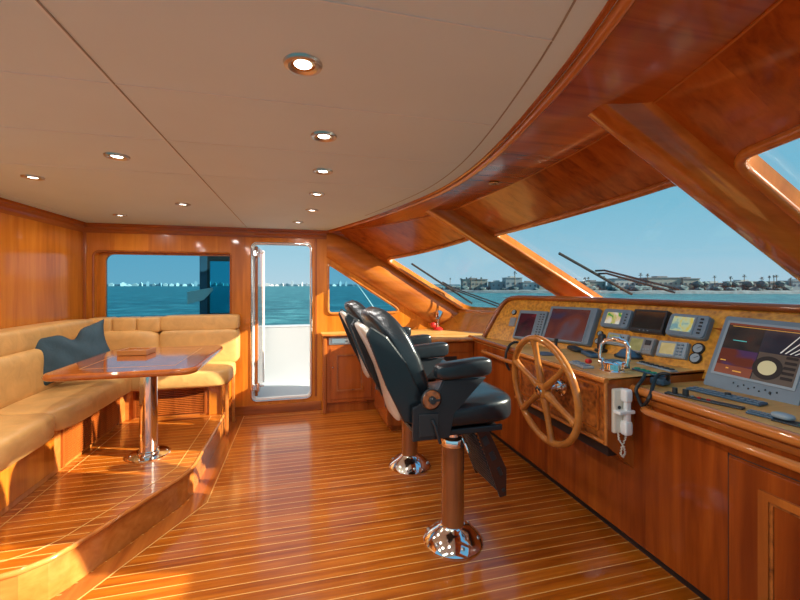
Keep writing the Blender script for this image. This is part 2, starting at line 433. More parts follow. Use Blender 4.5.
# joints in the white ceiling lining
def strip(pts, w, z0, z1):
    pts = [V((x, y, 0)) for x, y in pts]; L = []; Rr = []
    for i, p in enumerate(pts):
        t = (pts[min(i+1, len(pts)-1)]-pts[max(i-1, 0)]).normalized(); n = V((-t.y, t.x, 0))*w/2
        L.append((p+n)[:2]); Rr.append((p-n)[:2])
    b = B(); b.plate([tuple(q) for q in L]+[tuple(q) for q in reversed(Rr)], [], lambda a, c, n: V((a, c, z0+n)), z1-z0); return b
jx = onz(125, 97, CZ).x
struct('panel_joint', strip([(jx, YS), (jx, YB)], .009, CZ-.003, CZ+.002), 'joint', ceiling)
struct('panel_joint', strip([(jx+.006, YS), (jx+.006, YB)], .004, CZ-.0035, CZ+.002), 'joint_dark', ceiling)
for (u, v) in ((135, 86), (150, 139), (130, 171)):
    y0 = onz(u, v, CZ).y
    struct('panel_joint', strip([(XL, y0), (xe(y0)-.12, y0)], .005, CZ-.002, CZ+.002), 'joint', ceiling)
y0 = onz(320, 0, CZ).y
struct('panel_joint', strip([(XL, y0), (xe(y0)-.10, y0)], .005, CZ-.002, CZ+.002), 'joint', ceiling)
struct('panel_joint', strip([(xe(y)-.105, y) for y in ys if y < 3.6], .005, CZ-.002, CZ+.002), 'joint_dark', ceiling)
xs_l = onz(20, 185, CZ).x
struct('panel_joint', strip([(XL+.16, YS), (XL+.16, YB-.10)], .005, CZ-.002, CZ+.002), 'joint', ceiling)
# ---- curved wooden moulding along the ceiling edge
b = B(); pts = [V((xe(y)+.012, y, CZ-.004)) for y in ys]; b.tube(pts, .019, 10, flat=.9)
struct('trim_1', b, 'nosing')
b = B(); b.tube([V((xe(y)-.018, y, CZ+.002)) for y in ys], .010, 8)
struct('trim_2', b, 'trimy')
# ---- back wall with three openings
win = [onY(104, 253.5, YB), onY(230, 254, YB), onY(106, 330, YB)]
wx0, wx1, wz1, wz0 = onY(94, 254, YB).x, win[1].x, 1.79, 1.02
dx0, dx1, dz1, dz0 = -.525, .128, 1.925, .145
A_ = [(.318, 1.705), (.318, 1.115), (1.235, 1.115)]           # triangular window
def postline(x): return 1.753-.60*(x-.937)
outer = [(XL-.05, -.02), (1.9, -.02), (2.05, 1.07), (.40, CZ+.04), (XL-.05, CZ+.04)]
hole_w = rrect(wx0, wx1, wz0, wz1, (.02, .02, .02, .05))
hole_d = rrect(dx0, dx1, dz0, dz1, .06)
hole_t = round_poly(A_, [.06, .05, .16])
b = B(); b.plate(outer, [hole_w, hole_d, hole_t], lambda a, c, n: V((a, YB+n, c)), .07)
wall_back = struct('wall_back', b, 'wall')
# ---- left wall
b = B(); b.bx(XL-.06, XL, 2.0, YB+.07, 0, CZ+.04)
struct('wall_left', b, 'wall_y')
# corner stile + cornice
b = B(); b.bx(XL, XL+.03, YB-.012, YB, 1.0, CZ, .004); struct('trim_3', b, 'trimz')
cor = [(0, 0), (0, -.095), (.012, -.095), (.016, -.07), (.03, -.055), (.034, -.03), (.05, -.022), (.055, 0)]
b = B(); b.prism([V((XL-.02, YB-a, CZ+c)) for a, c in cor], (2.75, 0, 0)); struct('trim_4', b, 'trimx')
b = B(); b.prism([V((XL+a, 2.0, CZ+c)) for a, c in cor], (0, YB-2.0, 0)); struct('trim_5', b, 'trimy')
b = B(); b.bx(.165, .19, YB-.012, YB, .16, CZ-.08, .004); struct('trim_6', b, 'trimz')
b = B(); b.bx(-.72, .24, YB-.012, YB, .0, .10, .004); struct('baseboard_back', b, 'trimx')
# ---- window 1: dark teal tinted side window in a deep frame
w1 = thing('window_1', None, None, ((wx0+wx1)/2, YB+.06, wz0)); tag(w1, kind='structure')
b = B(); b.tube([V((a, YB+.004, c)) for a, c in rrect(wx0-.008, wx1+.008, wz0-.01, wz1+.01, (.02, .02, .03, .055))], .012, 8, closed=True, up=(0, 1, 0)); link('window_frame', b, 'trimz', w1)
b = B(); b.plate(rrect(wx0-.01, wx1+.01, wz0-.01, wz1+.01, .02), [rrect(wx0+.075, wx1-.004, wz0+.03, wz1-.018, (.02, .02, .012, .07))], lambda a, c, n: V((a, YB+.07+n, c)), .035); link('inner_frame', b, 'wall', w1)
b = B(); b.bx(wx0, wx1, YB+.088, YB+.094, wz0, wz1); link('window_pane', b, 'tint', w1)
# ---- window 2: triangular side window
w2 = thing('window_2', None, None, (.7, YB+.05, 1.115)); tag(w2, kind='structure')
b = B(); b.tube([V((a, YB-.004, c)) for a, c in hole_t], .016, 8, closed=True, up=(0, 1, 0)); link('window_frame', b, 'nosing', w2)
b = B(); b.plate(hole_t, [], lambda a, c, n: V((a, YB+.045+n, c)), .006); link('window_pane', b, 'tint', w2)
# ---- door opening and its open leaf
d1 = thing('door_1', None, None, (dx0, YB, dz0)); tag(d1, kind='structure')
b = B(); b.tube([V((a, YB-.002, c)) for a, c in hole_d], .012, 10, closed=True, up=(0, 1, 0)); link('door_frame', b, 'chrome', d1)
b = B(); b.plate(rrect(dx0-.002, dx1+.002, dz0-.002, dz1+.002, .062), [rrect(dx0+.016, dx1-.016, dz0+.016, dz1-.016, .05)], lambda a, c, n: V((a, YB+.05+n, c)), .05); link('door_lining', b, 'white', d1)
lx = dx0+.018
b = B(); b.bx(lx, lx+.038, YB+.10, YB+.90, dz0+.03, dz1-.03, .010, 3); leaf = link('door_leaf', b, 'trimz', d1)
b = B(); b.bx(lx-.004, lx+.046, YB+.80, YB+.91, dz0+.02, dz1-.02, .006); link('leaf_capping', b, 'white', leaf)
b = B(); b.tube([V((lx+.004, YB+.098, dz0+.05)), V((lx+.004, YB+.098, dz1-.05))], .006, 8); link('leaf_edge', b, 'chrome', leaf)
for zc in (dz0+.16, dz1-.12):
    b = B(); b.box((dx0+.035, YB-.006, zc), (.05, .03, .07), None, .008)
    b.lathe([(0, -.045), (.013, -.045), (.013, .045), (0, .045)], (dx0+.075, YB-.012, zc), 14)
    b.box((dx0+.10, YB+.01, zc+.01), (.06, .018, .02), None, .006)
    link('door_hinge', b, 'chrome', d1)
# ================================================================== WINDSCREEN WALL
def surf(Y, t, n=0.):
    """t = 0 at the seam, 1 at the lower edge; n = outward offset"""
    T = V((xs(Y), Y, CZ)); Bt = V((xb(Y), Y, BZ)); p = T.lerp(Bt, t)
    if n:
        e = .02
        T2 = V((xs(Y+e), Y+e, CZ)).lerp(V((xb(Y+e), Y+e, BZ)), t)
        nn = (T2-p).cross(Bt-T)
        if nn.length: nn.normalize()
        if nn.z < 0: nn = -nn
        p = p+nn*n
    return p
def hit(u, v):
    """where the sight line meets the windscreen surface, as (Y, t)"""
    r = ray(u, v)
    best = None; d = .6; prev = None
    while d < 9:
        p = C0+r*d
        if YS <= p.y <= YB+.6:
            t = (CZ-p.z)/(CZ-BZ); g = p.x-(xs(p.y)+(xb(p.y)-xs(p.y))*t)
            if prev is not None and prev[1] < 0 <= g:
                d0, g0 = prev
                for _ in range(30):
                    m = (d0+d)/2; q = C0+r*m; tt = (CZ-q.z)/(CZ-BZ); gm = q.x-(xs(q.y)+(xb(q.y)-xs(q.y))*tt)
                    if gm < 0: d0 = m
                    else: d = m
                q = C0+r*d; return (q.y, (CZ-q.z)/(CZ-BZ))
            prev = (d, g)
        d += .02
    q = onY(u, v, YB); return (YB-.02, (CZ-q.z)/(CZ-BZ))
TS = 2.0                                                     # t is drawn at this many metres
def pane_loop(pts, r): return round_poly([(y, t*TS) for y, t in pts], r, 7)
h1a = hit(467, 240); h1b = hit(384, 259); h1c = hit(453, 311)
h2a = hit(500, 233); h2b = hit(655, 187)
h3a = hit(738, 160); h3b = hit(800, 131)
YP1, YP2 = 3.22, 1.19                                         # the two posts
t1r = h1a[1]
print('HITS', hit(743,240), hit(795,278), hit(592,118), hit(740,190), h1a, h1b, h1c, h2a, h2b, h3a, h3b)
p1 = [(YP1+.085, t1r-.02), (h1b[0], h1b[1]), (min(h1c[0], YB-.1), .955), (YP1+.085, .955)]
p2 = [(YP2+.10, h2b[1]), (YP1-.145, h2a[1]), (YP1-.145, .955), (YP2+.10, .955)]
p3 = [(YS+.5, h3b[1]+.005), (YP2-.12, h3a[1]-.01), (YP2-.12, .955), (YS+.35, .955)]
loops = [pane_loop(p1, [.03, .12, .10, .05]), pane_loop(p2, [.10, .06, .08, .08]), pane_loop(p3, [.2, .09, .08, .08])]
outer = [(YS, -.02), (YB+.0, -.02), (YB+.0, TS), (YS, TS)]
cuts = [(y, 0, 1, 0) for y in ys[1:-1]]
b = B(); b.plate(outer, loops, lambda a, c, n: surf(a, c/TS, n), .065, cuts)
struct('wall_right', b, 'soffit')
for i, lp in enumerate(loops):
    w = thing('window_%d' % (i+3), None, None, surf(sum(p[0] for p in lp)/len(lp), .95, 0)); tag(w, kind='structure')
    dens = []
    for j, p in enumerate(lp):                                # finer loop so that it follows the curved wall
        q = lp[(j+1) % len(lp)]; m = max(1, int((V(q)-V(p)).length/.12))
        dens += [(p[0]+(q[0]-p[0])*k/m, p[1]+(q[1]-p[1])*k/m) for k in range(m)]
    b = B(); b.tube([surf(a, c/TS, -.004) for a, c in dens], .020, 10, closed=True)
    link('window_frame', b, 'post', w)
    cen = V((sum(p[0] for p in dens)/len(dens), sum(p[1] for p in dens)/len(dens)))
    ins = [V(p)+(cen-V(p)).normalized()*.004 for p in dens]; ins.append(ins[0])
    b = B(); b.sheet([[surf(q.x, q.y/TS, n_) for n_ in (0., .03, .066)] for q in ins]); link('window_lining', b, 'wall', w)
    b = B(); b.plate(dens, [], lambda a, c, n: surf(a, c/TS, .045+n), .006, cuts); link('window_pane', b, 'glass', w)
# posts standing proud of the sloping wall
def post(name, Yc, w, base, dep):
    sec = [(-base/2-.02, -.005), (-base/2, .006), (-w/2-.022, dep*.5), (-w/2-.012, dep*.86), (-w/2, dep*.97), (-w/2+.016, dep), (w/2-.012, dep), (w/2-.003, dep*.96), (w/2+.002, dep*.85), (w/2+.022, .02), (w/2+.03, -.03)]
    b = B(); g = []
    for i in range(13):
        t = -.13+1.13*i/12
        g.append([surf(Yc+a, t, -c) for a, c in sec] )
    b.sheet(g, smooth=True)
    for e in b.bm.edges: pass
    o = struct(name, b, 'post'); return o
post('trim_7', YP1, .10, .19, .085)
post('trim_8', YP2+.02, .10, .19, .085)
# corner post: a broad rounded beam between the triangular window and the first pane
b = B(); g = []
for i in range(15):
    x = .30+1.70*i/14; row = []
    zlo = 1.765-.635*(x-.318); zhi = postline(x)+.01
    zhi = min(zhi, CZ+.0); zlo = max(zlo, .9)
    for k in range(13):
        s_ = k/12; z = zlo+(zhi-zlo)*s_
        bul = .010+.065*math.sin(PI*min(1, s_*1.02))**.6 if s_ not in (0, 1) else .0
        row.append(V((x, YB-bul, z)))
    g.append(row)
b.sheet(g); struct('trim_9', b, 'post')
# sill under the panes: sloping board down to the side counter, and the shelf behind the instruments
g = []
for y in ys:
    if y < 2.9: continue
    g.append([surf(y, .945, -.015), V((min(xb(y)-.42, 2.55), y, .905))])
b = B(); b.sheet(g); struct('trim_10', b, 'wall')
g = []
for y in ys:
    if y > 3.7: continue
    g.append([surf(y, .97, -.01), V((2.35, y, 1.20)), V((2.35, y, 1.12))])
b = B(); b.sheet(g); struct('trim_11', b, 'cabinet')
b = B(); b.tube([surf(y, .952, -.02) for y in ys if y > 1.0], .028, 10); struct('trim_12', b, 'post')
b = B(); b.tube([V((xs(y), y, CZ+.001)) for y in ys], .0045, 6); struct('trim_17', b, 'nosing')
# small ring hole in the soffit
p = onz(494, 183, CZ)
b = B(); b.lathe([(.016, -.0), (.032, -.0), (.034, .004), (.030, .008), (.018, .009), (.016, .004)], (p.x, p.y, CZ-.006), 24)
solo('ring_grommet', b, 'brass', 'small empty brass ring set in the glossy wooden header above the windscreen', 'ring', (p.x, p.y, CZ))
# ================================================================== DINETTE PLATFORM
ZP = .20
PF = [(-.72, YB), (-.72, 2.90), (-1.10, 2.16), (-1.22, 2.05), (XL, 2.00), (XL, YB)]
pf = [(-.72, YB), (-.72, 3.02), (-.735, 2.93), (-.77, 2.83), (-1.07, 2.22), (-1.12, 2.15), (-1.20, 2.09), (-1.30, 2.06), (XL, 2.0), (XL, YB)]
b = B(); b.plate(pf, [], lambda a, c, n: V((a, c, .001+n)), ZP-.022)
plat = struct('trim_13', b, 'riser')
b = B(); b.plate(pf, [], lambda a, c, n: V((a, c, ZP-.021+n)), .021); link('deck_boards', b, 'floor', plat)
b = B(); b.tube([V((x+.004, y-.002, ZP-.010)) for x, y in pf[:-1]], .0135, 10); link('nosing', b, 'riser', plat)
pin = [(-.82, YB-.6), (-.82, 2.99), (-.86, 2.87), (-1.14, 2.29), (-1.20, 2.22), (-1.30, 2.17), (-1.55, 2.15)]
b = strip(pin, .006, ZP, ZP+.0015); link('inlay_line', b, 'inlay', plat)
b = strip([(-1.50, 2.16), (-1.50, 4.06)], .006, ZP, ZP+.0015); link('inlay_line', b, 'inlay', plat)
fl_in = [(-.60, YB-.03), (-.60, 2.86), (-1.03, 2.05), (-1.16, 1.93), (XL, 1.86)]
b = strip(fl_in, .007, 0, .0015); struct('trim_14', b, 'inlay')
b = strip([(-.58, YB-.10), (.22, YB-.10)], .006, 0, .0015); struct('trim_15', b, 'inlay')
# border boards between line and riser (plain wood)
L = [(-.725, YB-.02), (-.725, 2.90), (-1.10, 2.14), (-1.21, 2.04), (XL, 1.99)]
b = B(); b.plate(fl_in[:]+L[::-1], [], lambda a, c, n: V((a, c, .0002+n)), .0006); struct('trim_16', b, 'trimy')
# ================================================================== SOFA
SX = -1.56; SY = 4.14                                          # base fronts
sofa = thing('corner_sofa', 'L shaped tan leather settee with louvred wooden base wrapped round the dining table', 'sofa', (-1.8, 4.3, ZP))
b = B(); b.bx(XL+.005, SX, 2.10, YB-.005, ZP, .50, .004); b.bx(SX-.01, -.74, SY, YB-.005, ZP, .50, .004)
base = link('base', b, 'riser', sofa)
def louvre(x0, x1, y0, y1, z0, z1, axis):
    b = B(); n = int((z1-z0)/.017)
    for i in range(n):
        z = z0+.008+i*.017
        if axis == 'y': b.box(((x0+x1)/2, y0-.006, z), (x1-x0-.02, .016, .010), rotx(.5), .002, 1)
        else: b.box((x0+.006, (y0+y1)/2, z), (.016, y1-y0-.02, .010), roty(.5), .002, 1)
    if axis == 'y':
        for q in (x0, x1): b.bx(q-.012, q+.012, y0-.016, y0, z0-.01, z1+.01, .003)
    else:
        for q in (y0, y1): b.bx(x0, x0+.016, q-.012, q+.012, z0-.01, z1+.01, .003)
    return b
link('louvre_panel', louvre(-1.48, -.88, SY, SY, ZP+.03, .47, 'y'), 'cabinet', base)
link('louvre_panel', louvre(SX, SX, 3.14, 3.98, ZP+.03, .47, 'x'), 'cabinet', base)
b = B(); b.bx(SX, SX+.006, 2.16, 3.05, ZP+.04, .46, .003); link('base_panel', b, 'wall_y', base)
b = B(); b.bx(-.76, -.735, SY-.02, YB-.01, ZP, .50, .005); b.bx(-.85, -.74, SY-.012, SY, ZP, .50, .003); link('end_panel', b, 'wall_y', base)
for yy in (4.11, 4.50):
    b = B(); b.bx(-.70, -.672, yy-.014, yy+.014, .0, .50, .004); link('leg', b, 'nosing', sofa)
# seat cushions: soft slabs with a rolled front
def seat(name, x0, x1, y0, y1, z0=.475, z1=.655, e=7.):
    b = B(); b.sbox(((x0+x1)/2, (y0+y1)/2, (z0+z1)/2), (x1-x0, y1-y0, z1-z0), None, e, 48, 16); return link(name, b, 'tan', sofa)
seat('seat_cushion', -2.08, -1.47, 1.98, 3.01, e=6)
seat('seat_cushion', -2.08, -1.47, 3.00, 4.16, e=6)
seat('seat_cushion', -2.08, -1.47, 3.80, 4.66, e=8)
seat('seat_cushion', -1.60, -.655, 4.02, 4.60, e=6)
def back(x0, x1, y0, y1, z0, z1, rot=None, e=9.):
    b = B(); b.sbox(((x0+x1)/2, (y0+y1)/2, (z0+z1)/2), (x1-x0, y1-y0, z1-z0), rot, e, 40, 16); return link('back_cushion', b, 'tan', sofa)
back(-2.13, -1.86, 1.98, 4.40, .62, .975, e=5)
back(-2.13, -1.92, 1.98, 4.56, .955, 1.135, e=5)
for (xa, xb_) in ((-1.385, -.635),):
    back(xa, xb_, 4.45, 4.665, .62, .992)
    back(xa, xb_, 4.46, 4.665, .975, 1.135)
# corner section with upright tuck seams
for k in range(3):
    xa = -2.02+k*.215
    back(xa, xa+.22, 4.46, 4.665, .97, 1.125, e=7)
back(-2.05, -1.375, 4.42, 4.665, .62, 1.0, e=5)
# ---- cushion
pil = thing('throw_pillow', 'slate blue linen throw pillow propped in the corner of the tan settee', 'pillow', (-1.735, 3.70, .66), (0, 0, 0))
R3 = rotz(.45) @ rotx(-.30) @ roty(-.27); PCc = V((-1.755, 3.68, .912))
def pillow_pt(a, c, sd):
    """a, c in -1..1 across the cushion; sd = which face"""
    x = .27*a*(1-.16*(1-c*c)*abs(a)**3); z = .20*c*(1-.18*(1-a*a)*abs(c)**3)
    y = sd*.105*max(0, (1-abs(a)**3)*(1-abs(c)**3))**.55
    if c > -.2:
        k = math.exp(-((a-.12)/.17)**2)*((c+.2)/1.2)**1.6; z -= .075*k; y *= 1-.45*k
    y += .006*math.sin(9*a+5*c)*(1-a*a)*(1-c*c)*sd
    return PCc + R3 @ V((x, y, z))
b = B()
for sd_ in (-1, 1): b.sheet([[pillow_pt(-1+2*i/44, -1+2*j/32, sd_) for i in range(45)] for j in range(33)])
bmesh.ops.remove_doubles(b.bm, verts=b.bm.verts[:], dist=.0006)
link('cover', b, 'cushion', pil)
# ================================================================== TABLE
TZ = .93
tb = thing('pedestal_table', 'glossy cherry dining table with rounded corners on a single chrome pedestal', 'table', (-1.08, 3.27, ZP))
tc_ = rrect(-1.45, -.655, 2.71, 3.69, .07)
b = B(); b.plate(tc_, [], lambda a, c, n: V((a, c, TZ-.012+n)), .012)
top = link('tabletop', b, 'table', tb)
b = B(); b.tube([V((a, c, TZ-.021)) for a, c in tc_], .021, 12, closed=True, up=(0, 0, 1))
b.plate(rrect(-1.45, -.655, 2.71, 3.69, .07), [], lambda a, c, n: V((a, c, TZ-.036+n)), .022)
link('table_edge', b, 'table', top)
ci = rrect(-1.32, -.785, 2.84, 3.56, .0)
b = strip(ci+[ci[0]], .004, TZ, TZ+.0008); link('inlay_line', b, 'inlay', top)
b = B(); b.bx(-1.20, -.96, 3.15, 3.40, TZ-.075, TZ-.036, .005); link('mounting_plate', b, 'blacks', tb)
b = B(); b.lathe([(0, .012), (.058, .012), (.058, TZ-ZP-.075), (0, TZ-ZP-.075)], (-1.08, 3.27, ZP), 36); link('pedestal', b, 'chrome', tb)
b = B(); b.lathe([(0, 0), (.14, 0), (.142, .006), (.138, .011), (.07, .015), (.068, .03), (.060, .034), (0, .034)], (-1.08, 3.27, ZP), 40); bs = link('pedestal_base', b, 'chrome', tb)
for k in range(6):
    a = k*PI/3+.3; b = B(); b.lathe([(.007, 0), (.006, .004), (0, .005)], (-1.08+.115*math.cos(a), 3.27+.115*math.sin(a), ZP+.011), 10); link('bolt', b, 'steel', bs)
# tray on the table
tp = onz(137, 354, TZ)
tr = thing('wooden_tray', 'small low wooden box tray lying on the glossy dining table', 'tray', (tp.x, tp.y, TZ+.001), (0, 0, -.12))
b = B(); b.box((0, 0, .008), (.20, .155, .016), None, .004); link('tray_base', b, 'tray', tr, True)
b = B()
for (c, d) in (((0, .072, .022), (.20, .012, .030)), ((0, -.072, .022), (.20, .012, .030)), ((.094, 0, .022), (.012, .155, .030)), ((-.094, 0, .022), (.012, .155, .030))): b.box(c, d, None, .003)
link('rim', b, 'tray', tr, True)
b = B(); b.box((.01, .0, .024), (.14, .010, .016), None, .002); link('divider', b, 'tray', tr, True)
b = B(); b.lathe([(0, 0), (.012, 0), (.012, .012), (0, .014)], (-.03, .03, .016), 12); link('peg', b, 'tray', tr, True)
# ================================================================== HELM CHAIRS
def make_chair():
    t = thing('helm_chair', 'black leather helm chair on chrome pedestal nearest the camera, by the steering wheel', 'chair', (0, 0, 0), group='helm chairs')
    # base + column
    b = B(); b.lathe([(0, 0), (.165, 0), (.168, .008), (.160, .020), (.135, .045), (.095, .078), (.072, .090), (.066, .10), (0, .10)], (0, 0, 0), 48); bs = link('pedestal_base', b, 'chrome', t, True)
    for k in range(6):
        a = k*PI/3+.5; b = B(); b.lathe([(.010, -.002), (.010, .006), (.006, .009), (0, .009)], (.142*math.cos(a), .142*math.sin(a), .036), 10, Matrix.Rotation(.7, 3, V((-math.sin(a), math.cos(a), 0)))); link('bolt', b, 'steel', bs, True)
    b = B(); b.lathe([(0, .09), (.064, .09), (.064, .56), (0, .56)], (0, 0, 0), 36); link('column', b, 'colm', t, True)
    b = B(); b.lathe([(0, .545), (.068, .545), (.070, .55), (.070, .585), (.066, .59), (.05, .60), (.05, .68), (0, .68)], (0, 0, 0), 36); link('collar', b, 'chrome', t, True)
    b = B(); b.tube([V((.03, -.07, .60)), V((.035, -.09, .575)), V((.05, -.095, .53))], .007, 8); link('height_lever', b, 'chrome', t, True)
    # seat plate and rails
    b = B(); b.box((-.06, 0, .700), (.46, .46, .022), None, .008); b.box((-.07, -.235, .708), (.49, .02, .03), None, .006); b.box((-.07, .235, .708), (.49, .02, .03), None, .006); b.box((0, 0, .683), (.22, .22, .02), None, .005)
    link('seat_plate', b, 'blacks', t, True)
    # seat cushion, thicker rolled front
    def sf(p):
        k = (p.x+.28)/.56; q = V((p.x, p.y, p.z*(.85+.35*max(0, k))))
        q.z += .02*k; return q
    b = B(); b.sbox((-.01, 0, .782), (.56, .53, .135), None, 4.6, 56, 24, sf); st = link('seat', b, 'black', t, True)
    b = B(); b.sbox((-.03, 0, .842), (.44, .40, .035), None, 4, 40, 12); link('seat_pad', b, 'black', st, True)
    # backrest: a curved padded board leaning to the rear
    lean = -.38
    Rb = roty(lean)
    def bf(p):
        h = (p.z+.31)/.62
        w = 1.0-.26*max(0, (h-.55)/.45)**1.5
        q = V((p.x*(1.15-.35*h), p.y*w, p.z)); q.x -= .06*(p.y/.26)**2*-1*(.5); q.x += .035*math.sin(h*PI*1.1-.2); return q
    bx0 = V((-.375, 0, 1.045))
    b = B(); b.sbox(bx0, (.155, .47, .60), Rb, 4.2, 56, 28, bf); bk = link('backrest', b, 'black', t, True)
    def bf2(p):
        h = (p.z+.27)/.54
        q = V((p.x, p.y*(1.0-.22*max(0, (h-.6)/.4)**1.5), p.z)); q.x += .018*math.sin(h*PI); return q
    b = B(); b.sbox(bx0+Rb @ V((.055, 0, -.03)), (.06, .34, .50), Rb, 3.6, 40, 24, bf2); link('back_pad', b, 'black', bk, True)
    def sf2(p):
        h = (p.z+.30)/.60
        q = V((p.x, p.y*(1.0-.26*max(0, (h-.55)/.45)**1.5), p.z)); q.x += .03*math.sin(h*PI*1.1-.2)+.05*(p.y/.26)**2*.5; return q
    b = B(); b.sbox(bx0+Rb @ V((-.085, 0, -.02)), (.045, .36, .54), Rb, 5, 48, 24, sf2); link('back_shell', b, 'shell', bk, True)
    # side wings of the backrest
    for sy in (-1, 1):
        b = B(); pr = [bx0+Rb @ V((x, 0, z)) for x, z in ((-.100, .22), (-.06, .25), (-.005, .17), (.035, .02), (.05, -.25), (-.01, -.30), (-.085, -.25), (-.100, -.05))]
        b.prism([p+V((0, sy*.236-.012, 0)) for p in pr], (0, .024, 0), .009, 2); link('side_wing', b, 'black', bk, True)
    # arms
    for sy in (-1, 1):
        y = sy*.275
        b = B(); pr = [(-.33, .70), (-.14, .70), (-.12, .82), (.06, .985), (-.17, .985), (-.21, .90), (-.33, .86)]
        b.prism([V((x, y-.010, z)) for x, z in pr], (0, .020, 0), .004); br = link('arm_bracket', b, 'blacks', t, True)
        def af(p):
            k = (p.x+.15)/.30; return V((p.x, p.y, p.z*(.85+.2*k)+.018*k))
        b = B(); b.sbox((-.065, y, 1.025), (.30, .085, .092), None, 4.5, 40, 16, af); link('armrest', b, 'black', t, True)
        Rk = rotx(PI/2 if sy < 0 else -PI/2)
        b = B(); b.lathe([(0, 0), (.047, 0), (.048, .012), (.042, .018), (0, .018)], (-.240, y+sy*.010, .900), 32, Rk); kn = link('knob', b, 'burl_dark', br, True)
        b = B(); b.lathe([(.0475, -.001), (.051, .003), (.051, .014), (.0475, .017)], (-.240, y+sy*.010, .900), 32, Rk); link('knob_ring', b, 'blackm', kn, True)
        b = B(); b.lathe([(0, .016), (.018, .016), (.018, .034), (.014, .038), (0, .038)], (-.240, y+sy*.010, .900), 20, Rk); b.box((-.220, y+sy*.044, .900), (.035, .008, .012), None, .003); link('knob_cap', b, 'blackm', kn, True)
    b = B(); b.tube([V((-.235, -.295, .80)), V((-.225, -.305, .775)), V((-.20, -.31, .69))], [.010, .009, .008], 10); link('tilt_lever', b, 'blacks', t, True)
    b = B(); b.box((-.25, -.287, .775), (.10, .012, .11), None, .004); link('lever_plate', b, 'blackm', t, True)
    # hanging footrest
    fpr = ((.075, .665), (.15, .655), (.255, .44), (.255, .29), (.215, .285), (.17, .40))
    b = B(); b.prism([V((x, -.15, z)) for x, z in fpr], (0, .012, 0), .003); fr = link('footrest_bracket', b, 'wine', t, True)
    b = B(); b.prism([V((x, .14, z)) for x, z in fpr], (0, .012, 0), .003); link('footrest_bracket', b, 'wine', t, True)
    for (x, z, w_, h_) in ((.125, .605, .035, .05), (.168, .52, .03, .05), (.213, .43, .02, .05), (.235, .325, .018, .018)):
        b = B(); b.box((x, -.152, z), (w_, .006, h_), roty(-.45), .004); link('slot', b, 'blackm', fr, True)
    b = B()
    p0, p1_ = V((.075, 0, .64)), V((.205, 0, .32))
    for k in range(15):
        c = p0.lerp(p1_, (k+.5)/15); b.box(c, (.012, .285, .014), roty(-.4), .003, 1)
    link('footrest_tread', b, 'blackm', t, True)
    return t
ch = make_chair(); ch.location = (.843, 2.10, 0); ch.rotation_euler = (0, 0, .03)
c2 = copy_tree(ch); c2.location = (.855, 3.05, 0); c2.rotation_euler = (0, 0, .0)
c2['label'] = 'black leather helm chair on chrome pedestal behind the nearer one, closer to the back wall'
# ================================================================== STEERING WHEEL
WC = V((1.425, 2.10, .815)); WR = .315; tilt = -.12
Rw = roty(PI/2+tilt)                                             # local z = shaft direction (towards the dash)
wh = thing('steering_wheel', 'large varnished six spoke wooden ship steering wheel mounted on the dashboard front', 'steering wheel', WC)
wh.rotation_euler = Rw.to_euler()
b = B(); b.tube([V((WR*math.cos(2*PI*k/64), WR*math.sin(2*PI*k/64), 0)) for k in range(64)], .021, 14, closed=True, up=(0, 0, 1)); link('rim', b, 'wheel', wh, True)
for k in range(6):
    a = k*PI/3-.12; d = V((math.cos(a), math.sin(a), 0)); b = B()
    prof = [(.03, .022), (.06, .026), (.12, .020), (.2, .0175), (.27, .020), (.305, .026)]
    b.tube([d*r_+V((0, 0, .0)) for r_, _ in prof], [w_ for _, w_ in prof], 12, up=(0, 0, 1), flat=1.0); link('spoke', b, 'wheel', wh, True)
b = B(); b.lathe([(0, -.028), (.038, -.028), (.050, -.02), (.052, .02), (.045, .028), (0, .028)], (0, 0, 0), 32); hub = link('hub', b, 'wheel', wh, True)
b = B(); b.lathe([(0, -.040), (.016, -.040), (.028, -.034), (.030, -.028), (0, -.027)], (0, 0, 0), 24); link('hub_cap', b, 'chrome', hub, True)
b = B(); b.lathe([(0, .025), (.018, .025), (.018, .10), (.035, .10), (.038, .116), (.055, .118), (.055, .128), (0, .128)], (0, 0, 0), 24); link('shaft', b, 'chrome', wh, True)
# ================================================================== CONSOLE
XC = 1.75
con = thing('helm_console', 'long varnished wooden helm console with a raised block carrying the wheel', 'console', (2.0, 2.1, 0))
b = B(); b.bx(XC, 2.55, YS+.3, 3.86, .07, .865); body = link('body', b, 'console', con)
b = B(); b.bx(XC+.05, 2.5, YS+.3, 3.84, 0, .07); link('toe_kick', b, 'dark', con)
b = B(); b.bx(XC+.00, 2.62, YS+.3, 1.755, .865, .905, .004); link('worktop', b, 'counter', con)
b = B(); b.bx(XC+.00, 2.62, 2.64, 3.86, .865, .915, .004); link('worktop', b, 'counter', con)
b = B(); b.tube([V((XC-.004, y, .889)) for y in (YS+.3, .8, 1.765)], .024, 12); link('nosing', b, 'nosing', con)
b = B(); b.tube([V((XC-.004, y, .898)) for y in (2.64, 3.2, 3.87)], .022, 12); link('nosing', b, 'trimy', con)
b = B(); b.bx(XC-.006, XC, YS+.3, 1.765, .83, .858, .002); link('moulding_strip', b, 'trimy', con)
